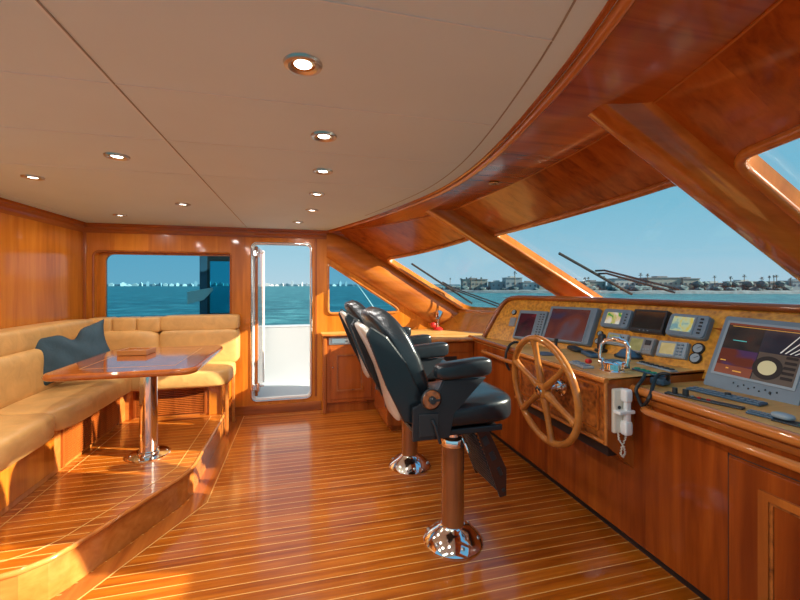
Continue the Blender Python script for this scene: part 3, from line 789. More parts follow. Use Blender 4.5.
# raised block
BY0, BY1 = 1.767, 2.66
prof = [(1.585, .93), (1.60, .945), (2.42, .945), (2.42, .40), (1.76, .45), (1.585, .615)]
b = B(); b.prism([V((x, BY0, z)) for x, z in prof], (0, BY1-BY0, 0), .004); blk = link('dash_block', b, 'burl_dark', con)
b = B(); b.plate(round_poly([(1.573, .60), (1.573, .948), (2.30, .965), (2.30, .86), (1.76, .86), (1.765, .445)], [.004, .03, 0, 0, 0, 0]), [], lambda a, c, n: V((a, BY0-.012+n, c)), .014); link('side_panel', b, 'cabinet', blk)
b = B(); b.bx(1.605, 1.76, BY0+.01, BY1-.01, .53, .612); link('painted_shade', b, 'dark', blk)  # dark box stands for the shade cast below the block
b = B(); b.plate([(1.56, BY0-.012), (1.56, BY1), (2.42, BY1), (2.42, BY0-.012)], [], lambda a, c, n: V((a, c, .945+n)), .010); link('dash_top', b, 'counter', blk)
b = B(); b.tube([V((1.572, y, .940)) for y in (BY0-.014, 2.2, BY1)], .017, 12); b.tube([V((1.572, BY0-.008, .935)), V((1.575, BY0-.008, .60))], .010, 10); b.tube([V((1.575, BY0, .608)), V((1.575, BY1, .608))], .012, 10); link('edge_moulding', b, 'nosing', blk)
b = B(); b.plate(rrect(BY0+.05, BY1-.05, .65, .905, .02), [rrect(BY0+.062, BY1-.062, .662, .893, .015)], lambda a, c, n: V((1.579+n, a, c)), .008); link('panel_bead', b, 'trimy', blk)
# handrails
for (ya, yb_) in ((.1, 1.655), (2.72, 3.50)):
    b = B(); b.tube([V((XC, ya, .81)), V((XC-.045, ya+.012, .81)), V((XC-.055, ya+.04, .81)), V((XC-.055, (ya+yb_)/2, .81)), V((XC-.055, yb_-.04, .81)), V((XC-.045, yb_-.012, .81)), V((XC, yb_, .81))], .019, 12); link('handrail', b, 'nosing', con)
# cupboard door in the console
b = B(); b.bx(XC-.010, XC, .35, 1.262, .11, .732, .003); dr = link('door', b, 'console', con)
b = B(); b.plate(rrect(.47, 1.145, .16, .655, .004), [rrect(.50, 1.11, .19, .625, .004)], lambda a, c, n: V((XC-.022+n, a, c)), .014); link('door_moulding', b, 'trimz', dr)
b = B(); b.plate(rrect(.50, 1.11, .19, .625, .004), [rrect(.512, 1.098, .202, .613, .004)], lambda a, c, n: V((XC-.016+n, a, c)), .008); link('door_bead', b, 'burl_dark', dr)
b = B(); b.bx(XC-.002, XC+.001, 1.266, 1.270, .07, .745); b.bx(XC-.002, XC+.001, .3, 1.27, .738, .742); link('door_gap', b, 'dark', con)
# ---- instrument panel
PB = [(3.72, 1.78), (3.3, 1.94), (2.9, 2.06), (2.33, 2.16), (1.8, 2.21), (1.3, 2.27), (.3, 2.30)]
PZ0, PZ1, PDX = .905, 1.325, .20
def psurf(Y, h, n=0.):
    """instrument panel: h = 0 bottom, 1 top; n = towards the room"""
    x = smooth_interp(PB, Y)+PDX*h; p = V((x, Y, PZ0+(PZ1-PZ0)*h))
    if n:
        e = .02; p2 = V((smooth_interp(PB, Y+e)+PDX*h, Y+e, p.z)); nn = (p2-p).cross(V((PDX, 0, PZ1-PZ0))).normalized()
        if nn.x > 0: nn = -nn
        p = p+nn*n
    return p
def phit(u, v, n=0.):
    n = n/.92; r = ray(u, v); d = 1.0; prev = None
    while d < 6:
        p = C0+r*d; h = (p.z-PZ0)/(PZ1-PZ0); g = p.x+n-(smooth_interp(PB, p.y)+PDX*h)
        if prev is not None and prev[1] < 0 <= g:
            a, c = prev[0], d
            for _ in range(30):
                m = (a+c)/2; q = C0+r*m; gg = q.x+n-(smooth_interp(PB, q.y)+PDX*(q.z-PZ0)/(PZ1-PZ0))
                if gg < 0: a = m
                else: c = m
            q = C0+r*c; return q.y, (q.z-PZ0)/(PZ1-PZ0)
        prev = (d, g); d += .02
    return None
print('PANEL', [phit(*q) for q in ((490, 337), (507, 303), (590, 345), (700, 383), (800, 318), (800, 410), (726, 315), (651, 355), (512, 338))])
YE = 3.66
pys = [.3+(YE-.3)*i/40 for i in range(41)]
pan = thing('instrument_panel', 'tilted burl wood instrument panel with a thick rounded rail above the dash', 'instrument panel', (2.2, 2.1, .915))
hl = 1.0
outl = [(.3, .03), (.3, 1.0), (YE-.22, 1.0), (YE-.12, .97), (YE-.06, .88), (YE, .03)]
b = B(); b.plate(outl, [], lambda a, c, n: psurf(a, c, -n), .03, [(y, 0, 1, 0) for y in pys[1:-1]]); link('panel_board', b, 'burl', pan)
rp = [psurf(y, 1.0, .008) for y in pys if y < YE-.24]+[psurf(YE-.20, .998, .008), psurf(YE-.13, .975, .008), psurf(YE-.085, .92, .008), psurf(YE-.055, .82, .008)]+[psurf(YE-.05+.05*(1-h), h, .008) for h in (.6, .4, .2, .03)]
b = B(); b.tube(rp, .024, 12); link('rail', b, 'trimy', pan)
g = [[psurf(y, 1.0, 0), psurf(y, 1.0, 0)+V((.10, 0, -.015)), V((psurf(y, 1, 0).x+.14, y, 1.1))] for y in pys]
b = B(); b.sheet(g); link('hood', b, 'cabinet', pan)
# ---- devices on the panel: each a body with bezel, screen and keys in its own tilted frame
def device(name, label, cat, quad, scr, smat, thick=.03, mat='greyblue', keys=None, rad=.008, group=None, offn=0.0, extra=None, bezel=None):
    hs = [phit(*q, thick+offn) for q in quad]                     # TL, TR, BR, BL
    P = [psurf(y, h, 0)-V(((thick+offn)/.92, 0, 0)) for y, h in hs]
    c = sum(P, V((0, 0, 0)))/4
    ex = ((P[1]-P[0])+(P[2]-P[3])).normalized(); ey = ((P[0]-P[3])+(P[1]-P[2])); ey = (ey-ex*ey.dot(ex)).normalized(); ez = ex.cross(ey)
    m = Matrix((ex, ey, ez)).transposed()
    w = ((P[1]-P[0]).length+(P[2]-P[3]).length)/2; h = abs(((P[0]-P[3]).dot(ey)+(P[1]-P[2]).dot(ey))/2)
    o = thing(name, label, cat, c-ez*(thick-.001), m.to_euler(), group)
    b = B(); b.plate(rrect(-w/2, w/2, -h/2, h/2, rad), [], lambda a, q, n: V((a, q, n)), thick*.8)
    bd = b.plate(rrect(-w/2+.004, w/2-.004, -h/2+.004, h/2-.004, rad), [], lambda a, q, n: V((a, q, thick*.8+n)), thick*.2); body = link('body', bd, mat, o, True)
    x0, x1, y0, y1 = scr; sx0, sx1, sy0, sy1 = -w/2+x0*w, -w/2+x1*w, h/2-y1*h, h/2-y0*h
    bw = min(.012, .05*w)
    b = B(); b.plate(rrect(sx0-bw, sx1+bw, sy0-bw, sy1+bw, .004), [rrect(sx0, sx1, sy0, sy1, .002)], lambda a, q, n: V((a, q, thick+n)), .004); link('bezel', b, bezel or mat, body, True)
    b = B(); b.bx(sx0, sx1, sy0, sy1, thick-.001, thick+.0015); sc = link('screen', b, smat, o, True)
    for (kx, ky, kw, kh, km) in (keys or []):
        b = B(); b.box((-w/2+kx*w, h/2-ky*h, thick+.002), (kw*w, kh*h, .006), None, .0015, 1); link('key', b, km, body, True)
    return o, w, h, thick, sc
kcol = [(x, y, .045, .035, 'blackm') for x in (.80, .90) for y in [.12+.085*i for i in range(10)]]
device('radar_display', 'small grey radar display with dark red screen and key column, at far end of panel', 'display', ((519.5, 309.5), (547, 311.5), (541, 341), (512.5, 338)), (.08, .66, .12, .93), 'scr_red', .04, 'greyblue', kcol)
device('chart_monitor', 'large grey chart monitor with reddish purple screen behind the steering wheel', 'display', ((551, 305.5), (597, 308), (589, 345), (541, 339)), (.07, .88, .08, .95), 'scr_chart', .05, 'greyblue')
device('gps_plotter', 'small rounded grey plotter with colourful map screen beside the chart monitor', 'display', ((604, 308), (631.5, 310), (628, 329), (600, 326)), (.17, .70, .2, .82), 'scr_gps', .04, 'greyblue', [(.86, .25+.16*i, .06, .06, 'blackm') for i in range(4)], .02)
device('blank_display', 'black rectangular display switched off at the top of the panel', 'display', ((633.5, 309), (669, 311), (662, 334), (630, 330.5)), (.06, .94, .08, .85), 'scr_dark', .035, 'blackm', [(.35+.12*i, .93, .04, .04, 'greyblue_l') for i in range(3)], .004)
device('depth_plotter', 'rounded grey plotter with yellow and teal screen right of the black display', 'display', ((671, 312.4), (710, 316), (704, 339), (664, 334)), (.12, .66, .15, .80), 'scr_yel', .045, 'greyblue', [(.84, .18+.15*i, .08, .07, 'blackm') for i in range(5)], .022)
device('autopilot_display', 'small grey autopilot unit behind the chrome throttle levers', 'display', ((607.5, 332), (628, 334.5), (625.5, 346.5), (605.5, 343)), (.12, .60, .18, .80), 'scr_lcd', .03, 'greyblue_l', [(.72+.1*(i % 2), .3+.2*(i//2), .06, .09, 'blackm') for i in range(6)], .006)
device('sounder_display', 'grey sounder with greenish screen and round knob below the black display', 'display', ((630, 335.5), (655, 338), (651, 355), (627.5, 350.5)), (.06, .58, .15, .90), 'scr_lcd', .04, 'grey', [(.78, .32, .22, .30, 'blackm')]+[(.68+.1*i, .75, .06, .10, 'greyblue_l') for i in range(3)], .006)
device('speed_display', 'light grey instrument with plain amber screen under the yellow plotter', 'display', ((659, 340), (688, 342.4), (685, 359), (655, 355)), (.12, .62, .15, .85), 'scr_lcd2', .03, 'greyblue_l', [(.72+.12*(i % 2), .2+.2*(i//2), .08, .10, 'greyblue') for i in range(8)], .006)
o, w, h, th, sc = device('multifunction_monitor', 'big grey multifunction monitor with four part screen at the right of the console', 'display', ((726, 315.8), (813, 323), (811, 413), (702, 384)), (.085, .90, .10, .79), 'scr_q2', .07, 'greyblue', [(.34+.055*i, .88+.03*(i % 2), .014, .020, 'blackm') for i in range(9)]+[(.72, .90, .022, .03, 'blackm')], .012, offn=.012, bezel='greyblue_l')
sx0, sx1, sy0, sy1 = -w/2+.085*w, -w/2+.90*w, h/2-.79*h, h/2-.10*h; mx, my = (sx0+sx1)/2, (sy0+sy1)/2+.0
def qd(nm, x0, x1, y0, y1, mat, dz=.003):
    b = B(); b.bx(x0, x1, y0, y1, th+dz-.001, th+dz); return link(nm, b, mat, sc, True)
qd('sonar_view', sx0, mx-.002, my+.0, sy1-.012, 'scr_q1'); qd('radar_view', mx+.002, sx1, my+.01, sy1-.012, 'scr_q2'); qd('chart_view', sx0, mx-.002, sy0+.05, my-.003, 'scr_q3')
qd('data_strip', sx0, mx-.002, sy0, sy0+.05, 'glow_rust'); qd('title_bar', sx0, sx1, sy1-.010, sy1, 'glow_rust'); q4 = qd('dial_view', mx+.002, sx1, sy0, my+.006, 'scr_q4')
cx, cy, rr = mx+(sx1-mx)*.32, sy0+(my-sy0)*.5, (my-sy0)*.42
b = B(); b.lathe([(0, 0), (rr, 0), (rr, .001), (0, .001)], (cx, cy, th+.0035), 40); link('dial_ring', b, 'dark', sc, True)
b = B(); b.lathe([(0, 0), (rr*.62, 0), (rr*.62, .001), (0, .001)], (cx, cy, th+.0048), 40); link('dial_face', b, 'glow_tan', sc, True)
for i in range(5): qd('menu_row', mx+(sx1-mx)*.68, sx1-.008, my-.012-i*(my-sy0)*.18, my-.002-i*(my-sy0)*.18+.004, 'dark', .0045)
for i in range(4):
    xa = mx+(sx1-mx)*(.50+.11*i); b = B(); b.prism([V((xa, my+.014, th+.004)), V((xa+.006, my+.014, th+.004)), V((xa+.06+.01*i, sy1-.03-.01*i, th+.004)), V((xa+.056+.01*i, sy1-.03-.01*i, th+.004))], (0, 0, .0006)); link('echo_trace', b, 'glow_white', sc, True)
qd('echo_trace', sx0+(mx-sx0)*.25, sx0+(mx-sx0)*.62, my+.045, my+.049, 'glow_cyan', .0045)
for (fx, fy) in ((.08, .07), (.16, .07), (.5, .02), (.58, .02), (.66, .02), (.3, .03)): qd('readout', sx0+(mx-sx0)*fx, sx0+(mx-sx0)*fx+.012, sy0+fy, sy0+fy+.006, 'glow_yel', .0045)
qd('status_line', sx0+.02, sx1-.01, sy1-.018, sy1-.0155, 'glow_yel', .0045)
# round gauges
def gauge(u, v, r, label):
    y, h_ = phit(u, v); c = psurf(y, h_, 0); n = (psurf(y, h_, .1)-c).normalized()
    o = thing('round_gauge', label, 'gauge', c, axis_rot(n).to_euler(), 'round gauges on the burl panel')
    b = B(); b.lathe([(0, 0), (r, 0), (r, .012), (r*.86, .017), (r*.80, .012), (0, .012)], (0, 0, 0), 32); link('gauge_case', b, 'blackm', o, True)
    b = B(); b.lathe([(0, .0125), (r*.78, .0125), (r*.78, .0135), (0, .0135)], (0, 0, 0), 32); fc = link('dial', b, 'greyblue_l', o, True)
    b = B(); b.box((r*.2, r*.15, .0145), (r*.8, r*.08, .001), rotz(.6)); link('needle', b, 'blackm', fc, True)
gauge(600.8, 334, .022, 'upper of the two small black gauges between chart monitor and throttle')
gauge(598, 341.5, .022, 'lower of the two small black gauges between chart monitor and throttle')
gauge(699, 349, .034, 'upper of the two black gauges left of the big monitor')
gauge(696, 358.5, .034, 'lower of the two black gauges left of the big monitor')
gauge(514.5, 312.5, .026, 'lone black gauge at the far top corner of the burl panel')
y, h_ = phit(512.8, 322); c = psurf(y, h_, 0); n = (psurf(y, h_, .1)-c).normalized()
o = thing('speaker_grille', 'small grey square grille plate under the lone gauge at the panel corner', 'grille', c, axis_rot(n).to_euler())
b = B(); b.box((0, 0, .004), (.07, .09, .008), None, .003); pl = link('plate', b, 'grey', o, True)
b = B(); [b.box((0, -.03+.012*i, .009), (.05, .004, .003)) for i in range(6)]; link('slots', b, 'greyblue_l', pl, True)
# ---- things on the dash
DZ = .956
def at(u, v, z=DZ): return onz(u, v, z)
p = at(613.5, 371)
thr = thing('throttle_control', 'chrome twin throttle with looped levers at the near corner of the dash', 'throttle', (p.x, p.y, DZ), (0, 0, .3))
b = B(); b.lathe([(0, 0), (.072, 0), (.072, .006), (.064, .012), (.063, .045), (.050, .058), (0, .062)], (0, 0, 0), 36); link('housing', b, 'chrome', thr, True)
b = B(); b.box((-.01, -.0, .060), (.075, .05, .010), None, .004); link('cap', b, 'blue', thr, True)
for sy in (-1, 1):
    b = B(); b.lathe([(0, 0), (.026, 0), (.028, .004), (.028, .018), (.02, .024), (0, .024)], (.0, sy*.058, .038), 24, rotx(-sy*PI/2)); link('pivot', b, 'chrome', thr, True)
b = B(); b.tube([V((0, -.075, .04)), V((.0, -.083, .08)), V((.01, -.080, .14)), V((.02, -.06, .168)), V((.028, -.01, .178))], [.013, .013, .012, .013, .016], 12); lv = link('lever', b, 'chrome', thr, True)
b = B(); b.tube([V((0, .075, .04)), V((.0, .083, .08)), V((.01, .080, .14)), V((.02, .06, .168)), V((.028, .015, .178))], [.010, .010, .010, .012, .014], 12); link('lever', b, 'chrome', thr, True)
b = B(); b.sbox((.03, .0, .18), (.035, .06, .03), None, 3, 20, 12); link('grip', b, 'chrome', thr, True)
def flat_item(name, label, cat, u, v, dims, rz, mat, z=DZ, group=None, keys=0, kmat='blackm', rows=1):
    p = at(u, v, z); o = thing(name, label, cat, (p.x, p.y, z), (0, 0, rz), group)
    b = B(); b.box((0, 0, dims[2]/2), dims, None, min(.004, dims[2]*.4)); bd = link('body', b, mat, o, True)
    for r in range(rows):
        for i in range(keys):
            b = B(); b.box((-dims[0]/2+dims[0]*(r+.5)/rows, -dims[1]/2+dims[1]*(i+.5)/keys, dims[2]+.003), (dims[0]/rows*.55, dims[1]/keys*.6, .008), None, .002, 1); link('key', b, kmat, bd, True)
    return o
flat_item('switch_strip', 'pale strip of black rocker switches on the dash below the amber instrument', 'switch panel', 656, 367.5, (.05, .26, .010), -.10, 'greyblue_l', keys=7)
flat_item('button_strip', 'dark strip of small green buttons on the dash beside the throttle', 'switch panel', 648, 373, (.045, .20, .008), -.10, 'blue', keys=5, kmat='green')
flat_item('bow_thruster_panel', 'grey control plate with red buttons between wheel rim and throttle', 'control panel', 581, 366, (.07, .17, .014), -.15, 'greyblue_l', keys=3, kmat='greyblue')
p = at(588.5, 366); o = solo('red_toggle', B().sbox((p.x, p.y, DZ+.030), (.035, .035, .030), None, 3, 16, 10), 'red', 'bright red knob next to the grey control plate by the throttle', 'knob')
flat_item('trim_plate', 'thin dark plate flush on the dash left of the wheel rim', 'plate', 545, 354, (.10, .14, .006), -.2, 'blue')
p = at(556, 352); o = thing('joystick', 'black joystick with a rubber boot on the dash behind the wheel', 'joystick', (p.x, p.y, DZ))
b = B(); b.lathe([(0, 0), (.04, 0), (.038, .010), (.02, .03), (.012, .045), (0, .045)], (0, 0, 0), 24); link('boot', b, 'rubber', o, True)
b = B(); b.tube([V((0, 0, .04)), V((0, 0, .07)), V((.002, 0, .10))], [.008, .012, .014], 12); link('stick', b, 'blackm', o, True)
for (u, v, lb) in ((575, 350.5, 'black handheld remote lying flat on the dash below the chart monitor'), (590, 356, 'black handheld remote lying closer to the throttle, left of it')):
    p = at(u, v); o = thing('remote_control', lb, 'remote control', (p.x, p.y, DZ), (0, 0, -.35), 'remotes on the dash')
    b = B(); b.sbox((0, 0, .014), (.075, .19, .028), None, 5, 28, 12); bd = link('body', b, 'blue' if u > 580 else 'blackm', o, True)
    for i in range(4):
        b = B(); b.box((0, -.05+.03*i, .029), (.04, .014, .005), None, .002, 1); link('key', b, 'blackm', bd, True)
p = at(601, 352); o = thing('radio_handset', 'upright black radio handset standing on the dash below the small gauges', 'handset', (p.x, p.y, DZ))
b = B(); b.box((0, 0, .012), (.07, .07, .024), None, .01); link('cradle', b, 'blackm', o, True)
b = B(); b.sbox((.005, 0, .075), (.045, .05, .12), roty(.15), 4, 24, 12); link('handpiece', b, 'blackm', o, True)
p = at(626, 358); o = thing('dash_compass', 'low dark domed compass on the dash behind the throttle', 'compass', (p.x+.05, p.y+.02, DZ))
b = B(); b.lathe([(0, 0), (.085, 0), (.088, .008), (.075, .025), (.05, .05), (.02, .06), (0, .062)], (0, 0, 0), 28); link('dome', b, 'blue', o, True)
b = B(); b.lathe([(.086, .0), (.095, .0), (.096, .010), (.088, .014)], (0, 0, 0), 28); link('bezel', b, 'blackm', o, True)
# loose keys on the far worktop
for (u, v, lb) in ((497, 337, 'small green grey box at the far end of the worktop'), (535, 344, 'small dark box under the radar display')):
    p = at(u, v, .917); solo('switch_box', B().box((p.x, p.y, .929), (.07, .09, .022), None, .004), 'blue', lb, 'box')
# black cable hanging over the far worktop edge
p = onX(509, 346, XC-.02)
b = B(); pts = interpolate_bezier(V((1.86, p.y, .935)), V((XC-.03, p.y, 1.03)), V((XC-.10, p.y, .82)), V((XC-.03, p.y-.03, .73)), 18); b.tube(pts, .011, 8)
solo('hanging_cable', b, 'rubber', 'black cable looping over the worktop edge left of the wheel', 'cable')
# ---- wall telephone on the block side
pc = onY(618.5, 409.5, BY0-.012)
ph = thing('telephone', 'cream corded handset in a cradle strapped to the side of the dash block', 'telephone', (pc.x, BY0-.012, pc.z), (0, .0, 0))
b = B(); b.box((-.012, -.012, 0), (.075, .024, .235), None, .008); cr = link('cradle', b, 'cream', ph, True)
b = B(); b.sbox((.012, -.040, .085), (.045, .045, .07), None, 5, 24, 12); b.sbox((.012, -.040, -.085), (.048, .045, .075), None, 5, 24, 12); b.box((.014, -.043, 0), (.032, .026, .13), None, .008); hp = link('handset', b, 'white', ph, True)
b = B(); b.box((.0, -.036, .0), (.098, .052, .018), None, .004); link('strap', b, 'white', ph, True)
b = B(); b.lathe([(0, 0), (.009, 0), (.009, .004), (0, .005)], (-.02, -.025, .02), 12, rotx(PI/2)); link('hook_button', b, 'blackm', cr, True)
b = B(); pts = [V((-.02, -.02, -.115)), V((-.018, -.022, -.15)), V((.012, -.024, -.19)), V((.020, -.024, -.225)), V((.006, -.024, -.245)), V((-.010, -.024, -.225)), V((0, -.022, -.19)), V((.022, -.022, -.15)), V((.020, -.03, -.12))]
fine = []
for i in range(len(pts)-1):
    a0, a1 = pts[i], pts[i+1]
    for k in range(14):
        ang = (i*14+k)*1.1; fine.append(a0.lerp(a1, k/14)+V((math.cos(ang)*.0035, math.sin(ang)*.0035, 0)))
b.tube(fine, .0032, 6); link('coiled_cord', b, 'cream', ph, True)
# ---- things on the near worktop
CZ2 = .906
p = onz(656, 384, CZ2)
mic = thing('radio_microphone', 'black radio microphone with coiled lead at the left end of the near worktop', 'microphone', (p.x, p.y, CZ2))
b = B(); b.box((0, 0, .022), (.075, .12, .038), rotz(.2), .012, 3); link('body', b, 'blue', mic)if False else link('body', b, 'blue', mic, True)
q1 = onX(641, 404, XC-.032)-mic.location; q0 = onX(636, 390, XC-.03)-mic.location; q2 = onX(650, 396, XC-.032)-mic.location
lead = []
ctl = [V((.02, -.05, .03)), V((-.02, -.09, .075)), V((-.06, -.06, .06)), V(q2), V((q1.x, q1.y-.02, q1.z)), V(q1), V(q0), V((q0.x+.04, q0.y, q0.z+.05)), V((-.03, .04, .05))]
for i in range(len(ctl)-1):
    pm = ctl[max(i-1, 0)]; pn = ctl[min(i+2, len(ctl)-1)]
    h1_ = ctl[i]+(ctl[i+1]-pm)/6; h2_ = ctl[i+1]-(pn-ctl[i])/6
    lead += [x for x in interpolate_bezier(ctl[i], h1_, h2_, ctl[i+1], 9)][:-1]
b = B(); b.tube(lead, .009, 8); link('coiled_lead', b, 'rubber', mic, True)
def strip_item(name, label, cat, ua, va, ub, vb, width, hgt, mat, items, z=CZ2):
    a = onz(ua, va, z); c = onz(ub, vb, z); L_ = (c-a).length; an = math.atan2(c.y-a.y, c.x-a.x)
    o = thing(name, label, cat, ((a.x+c.x)/2, (a.y+c.y)/2, z), (0, 0, an))
    b = B(); b.box((0, 0, hgt/2), (L_, width, hgt), None, hgt*.3); bd = link('body', b, mat, o, True)
    for (f, g_, w_, d_, h_, m_, shape, nm) in items:
        b = B(); x = -L_/2+f*L_
        if shape == 'k': b.lathe([(0, 0), (w_, 0), (w_*.9, h_), (0, h_)], (x, g_*width, hgt), 16)
        else: b.box((x, g_*width, hgt+h_/2), (w_, d_, h_), None, .0015, 1)
        link(nm, b, m_, bd, True)
    return o
strip_item('monitor_keyboard', 'long blue grey keypad strip lying in front of the big monitor', 'keyboard', 690, 389, 764, 406, .07, .012, 'blue', [(.06+.088*i, g_, .022, .014, .004, 'greyblue', 'b', 'key') for i in range(11) for g_ in (-.22, .22)]+[(.55, 0, .014, 0, .012, 'blackm', 'k', 'knob')])
strip_item('rocker_switches', 'narrow black switch strip with two knobs and red buttons along the worktop edge', 'switch panel', 666, 393, 744, 409.5, .04, .008, 'blackm', [(.13, 0, .012, 0, .028, 'blackm', 'k', 'knob'), (.28, 0, .014, 0, .030, 'blackm', 'k', 'knob'), (.46, 0, .014, .012, .006, 'red', 'b', 'button'), (.58, 0, .014, .012, .006, 'red', 'b', 'button'), (.37, 0, .010, .01, .006, 'greyblue', 'b', 'button')])
strip_item('remote_keypad', 'short dark keypad at the right end of the near worktop', 'keyboard', 748, 412.5, 776, 419, .05, .010, 'blue', [(.1+.15*i, g_, .012, .010, .004, 'greyblue', 'b', 'key') for i in range(6) for g_ in (-.2, .2)])
strip_item('black_tray', 'flat black tray below a pale mouse near the right picture edge', 'tray', 775, 419.5, 812, 429, .06, .006, 'blackm', [(.85, 0, .03, .03, .004, 'green', 'b', 'sticker')])
p = onz(783, 419, CZ2+.006)
solo('computer_mouse', B().sbox((p.x, p.y, CZ2+.018), (.05, .075, .024), None, 3, 20, 12), 'greyblue_l', 'pale grey mouse lying on the flat black tray', 'mouse')
# ================================================================== PORT SIDE CABINETS
cab = thing('corner_cabinet', 'low red brown wooden cabinet with panelled door beneath the triangular window', 'cabinet', (1.0, 4.3, 0))
CXF, CYF = .83, 3.78
b = B(); b.bx(.25, 1.75, 4.50, YB-.013, .12, .87); b.bx(CXF, 1.745, CYF, 4.50, .06, .87); cb = link('body', b, 'cabinet', cab)
b = B(); b.bx(.28, .9, 4.54, YB-.013, 0, .12); b.bx(CXF+.05, 1.74, CYF+.05, 4.5, 0, .07); link('toe_kick', b, 'cabinet', cab)
b = B(); b.bx(.245, .29, 4.48, 4.525, 0, .895, .012, 3); link('corner_post', b, 'trimz', cab)
b = B(); b.plate([(.235, 4.47), (CXF-.03, 4.47), (CXF-.03, CYF-.03), (1.745, CYF-.03), (2.5, CYF-.03), (2.5, 3.90), (1.98, YB-.013), (.235, YB-.013)], [], lambda a, c, n: V((a, c, .872+n)), .03); ct = link('worktop', b, 'counter', cab)
b = B(); b.tube([V((.235, 4.47, .887)), V((CXF-.03, 4.47, .887)), V((CXF-.03, CYF-.03, .887)), V((1.74, CYF-.03, .887))], .017, 10, up=(0, 0, 1)); link('worktop_edge', b, 'nosing', ct)
dz = (.16, .72)
b = B(); b.bx(.335, .80, 4.49, 4.50, dz[0], dz[1]+.01, .003); dd = link('door', b, 'cabinet', cab)
b = B(); b.plate(rrect(.39, .70, .24, .67, .002), [rrect(.405, .685, .255, .655, .002)], lambda a, c, n: V((a, 4.480+n, c)), .012); link('door_moulding', b, 'trimz', dd)
b = B(); b.plate(rrect(.402, .688, .252, .658, .002), [rrect(.414, .676, .264, .646, .002)], lambda a, c, n: V((a, 4.478+n, c)), .012); link('door_bead', b, 'burl_dark', dd)
b = B(); b.lathe([(0, 0), (.012, 0), (.012, .008), (.008, .014), (0, .016)], (.358, 4.49, .52), 16, rotx(PI/2)); link('door_knob', b, 'chrome', dd)
b = B(); b.bx(.315, .78, 4.492, 4.502, .775, .855, .003); rp_ = link('control_plate', b, 'silver', cab)
b = B(); b.bx(.345, .50, 4.487, 4.493, .79, .84, .002); link('display_window', b, 'greyblue', rp_)
b = B(); b.bx(.545, .62, 4.487, 4.493, .79, .84, .002); link('display_window', b, 'blue', rp_)
for k in range(3):
    b = B(); b.lathe([(0, 0), (.009, 0), (.008, .012), (0, .012)], (.52+.13*k, 4.492, .815), 14, rotx(PI/2)); link('knob', b, 'chrome', rp_)
for (z0, z1) in ((.36, .56), (.59, .80)):
    b = B(); b.bx(CXF-.010, CXF, 3.88, 4.28, z0, z1, .003); dw = link('drawer', b, 'cabinet', cab)
    b = B(); b.tube([V((CXF-.010, 4.03, (z0+z1)/2)), V((CXF-.03, 4.04, (z0+z1)/2)), V((CXF-.03, 4.12, (z0+z1)/2)), V((CXF-.010, 4.13, (z0+z1)/2))], .005, 8); link('handle', b, 'brass', dw)
b = B(); b.bx(1.42, 1.56, CYF-.004, CYF+.001, .60, .72); link('recess', b, 'dark', cab)
b = B(); b.bx(1.40, 1.735, CYF-.010, CYF, .76, .86, .003); link('drawer', b, 'cabinet', cab)
# little chrome and red gadget standing on the side counter
p = onz(438, 330, .903)
gd = thing('counter_gadget', 'small chrome and red gadget on the side counter under the corner post', 'lamp', (p.x, p.y, .903)); gd.scale = (1.25, 1.25, 1.25)
b = B(); b.lathe([(0, 0), (.05, 0), (.05, .012), (.03, .03), (0, .03)], (0, 0, 0), 20); link('base', b, 'red', gd, True)
b = B(); b.tube([V((0, 0, .02)), V((.0, .0, .08)), V((.01, 0, .12))], .012, 10); link('stem', b, 'chrome', gd, True)
b = B(); b.lathe([(0, 0), (.02, 0), (.03, .03), (.034, .09), (.025, .10), (0, .10)], (-.01, 0, .10), 20, rotx(-.5) @ roty(.5)); link('head', b, 'chrome', gd, True)
b = B(); b.sbox((-.05, .0, .05), (.05, .05, .05), None, 3, 16, 10); link('red_ball', b, 'red', gd, True)
# ================================================================== DOWNLIGHTS
spots = [(303, 64), (324, 136), (323, 171), (317, 194), (312, 210), (298, 222), (117, 156), (183, 204), (120, 215), (33, 177)]
desc = ['nearest and largest round ceiling downlight', 'second downlight from the camera in the long row', 'third downlight from the camera in the long row', 'fourth downlight from the camera in the long row', 'fifth downlight from the camera in the long row', 'last downlight of the row, close above the back door',
        'downlight in the ceiling panel above the dining table', 'downlight midway between the dining table and the long row', 'downlight just in front of the side window cornice', 'leftmost downlight near the wooden side wall']
lt = None; rows = []
for i, (u, v) in enumerate(spots):
    p = onz(u, v, CZ)
    if lt is None:
        lt = thing('ceiling_downlight', desc[0]+' with a brushed metal ring', 'downlight', (p.x, p.y, CZ), group='round ceiling downlights'); o = lt
        b = B(); b.lathe([(.036, .006), (.034, -.004), (.042, -.010), (.052, -.008), (.055, 0), (.036, .004)], (0, 0, 0), 36); link('ring', b, 'steel', lt, True)
        b = B(); b.lathe([(0, -.003), (.024, -.003), (.026, -.001), (.026, .003), (0, .003)], (0, 0, 0), 28); link('lamp', b, 'lamp', lt, True)
        b = B(); b.lathe([(.025, -.002), (.036, -.004), (.036, .003), (.025, .003)], (0, 0, 0), 28); link('reflector', b, 'brass', lt, True)
    else:
        o = copy_tree(lt); o.location = (p.x, p.y, CZ); o['label'] = desc[i]+' with a brushed metal ring'
    rows.append((p.x, p.y))
POW = 5.2
def spot(x, y, e):
    d = bpy.data.lights.new('downlight_and_fill_beam', 'AREA'); d.shape = 'DISK'; d.size = .05; d.energy = e; d.color = (1., .96, .90); d.spread = PI
    o = bpy.data.objects.new('downlight_and_fill_beam', d); COL.objects.link(o); o.location = (x, y, CZ-.016); return o
for (x, y) in rows+[(-.9, .5), (-.9, 1.5), (0, .3), (-1.6, .5), (-1.7, 1.6)]: spot(x, y, POW if (x, y) in rows else POW*1.6)  # the listed extra positions are added fill lamps with no fixture
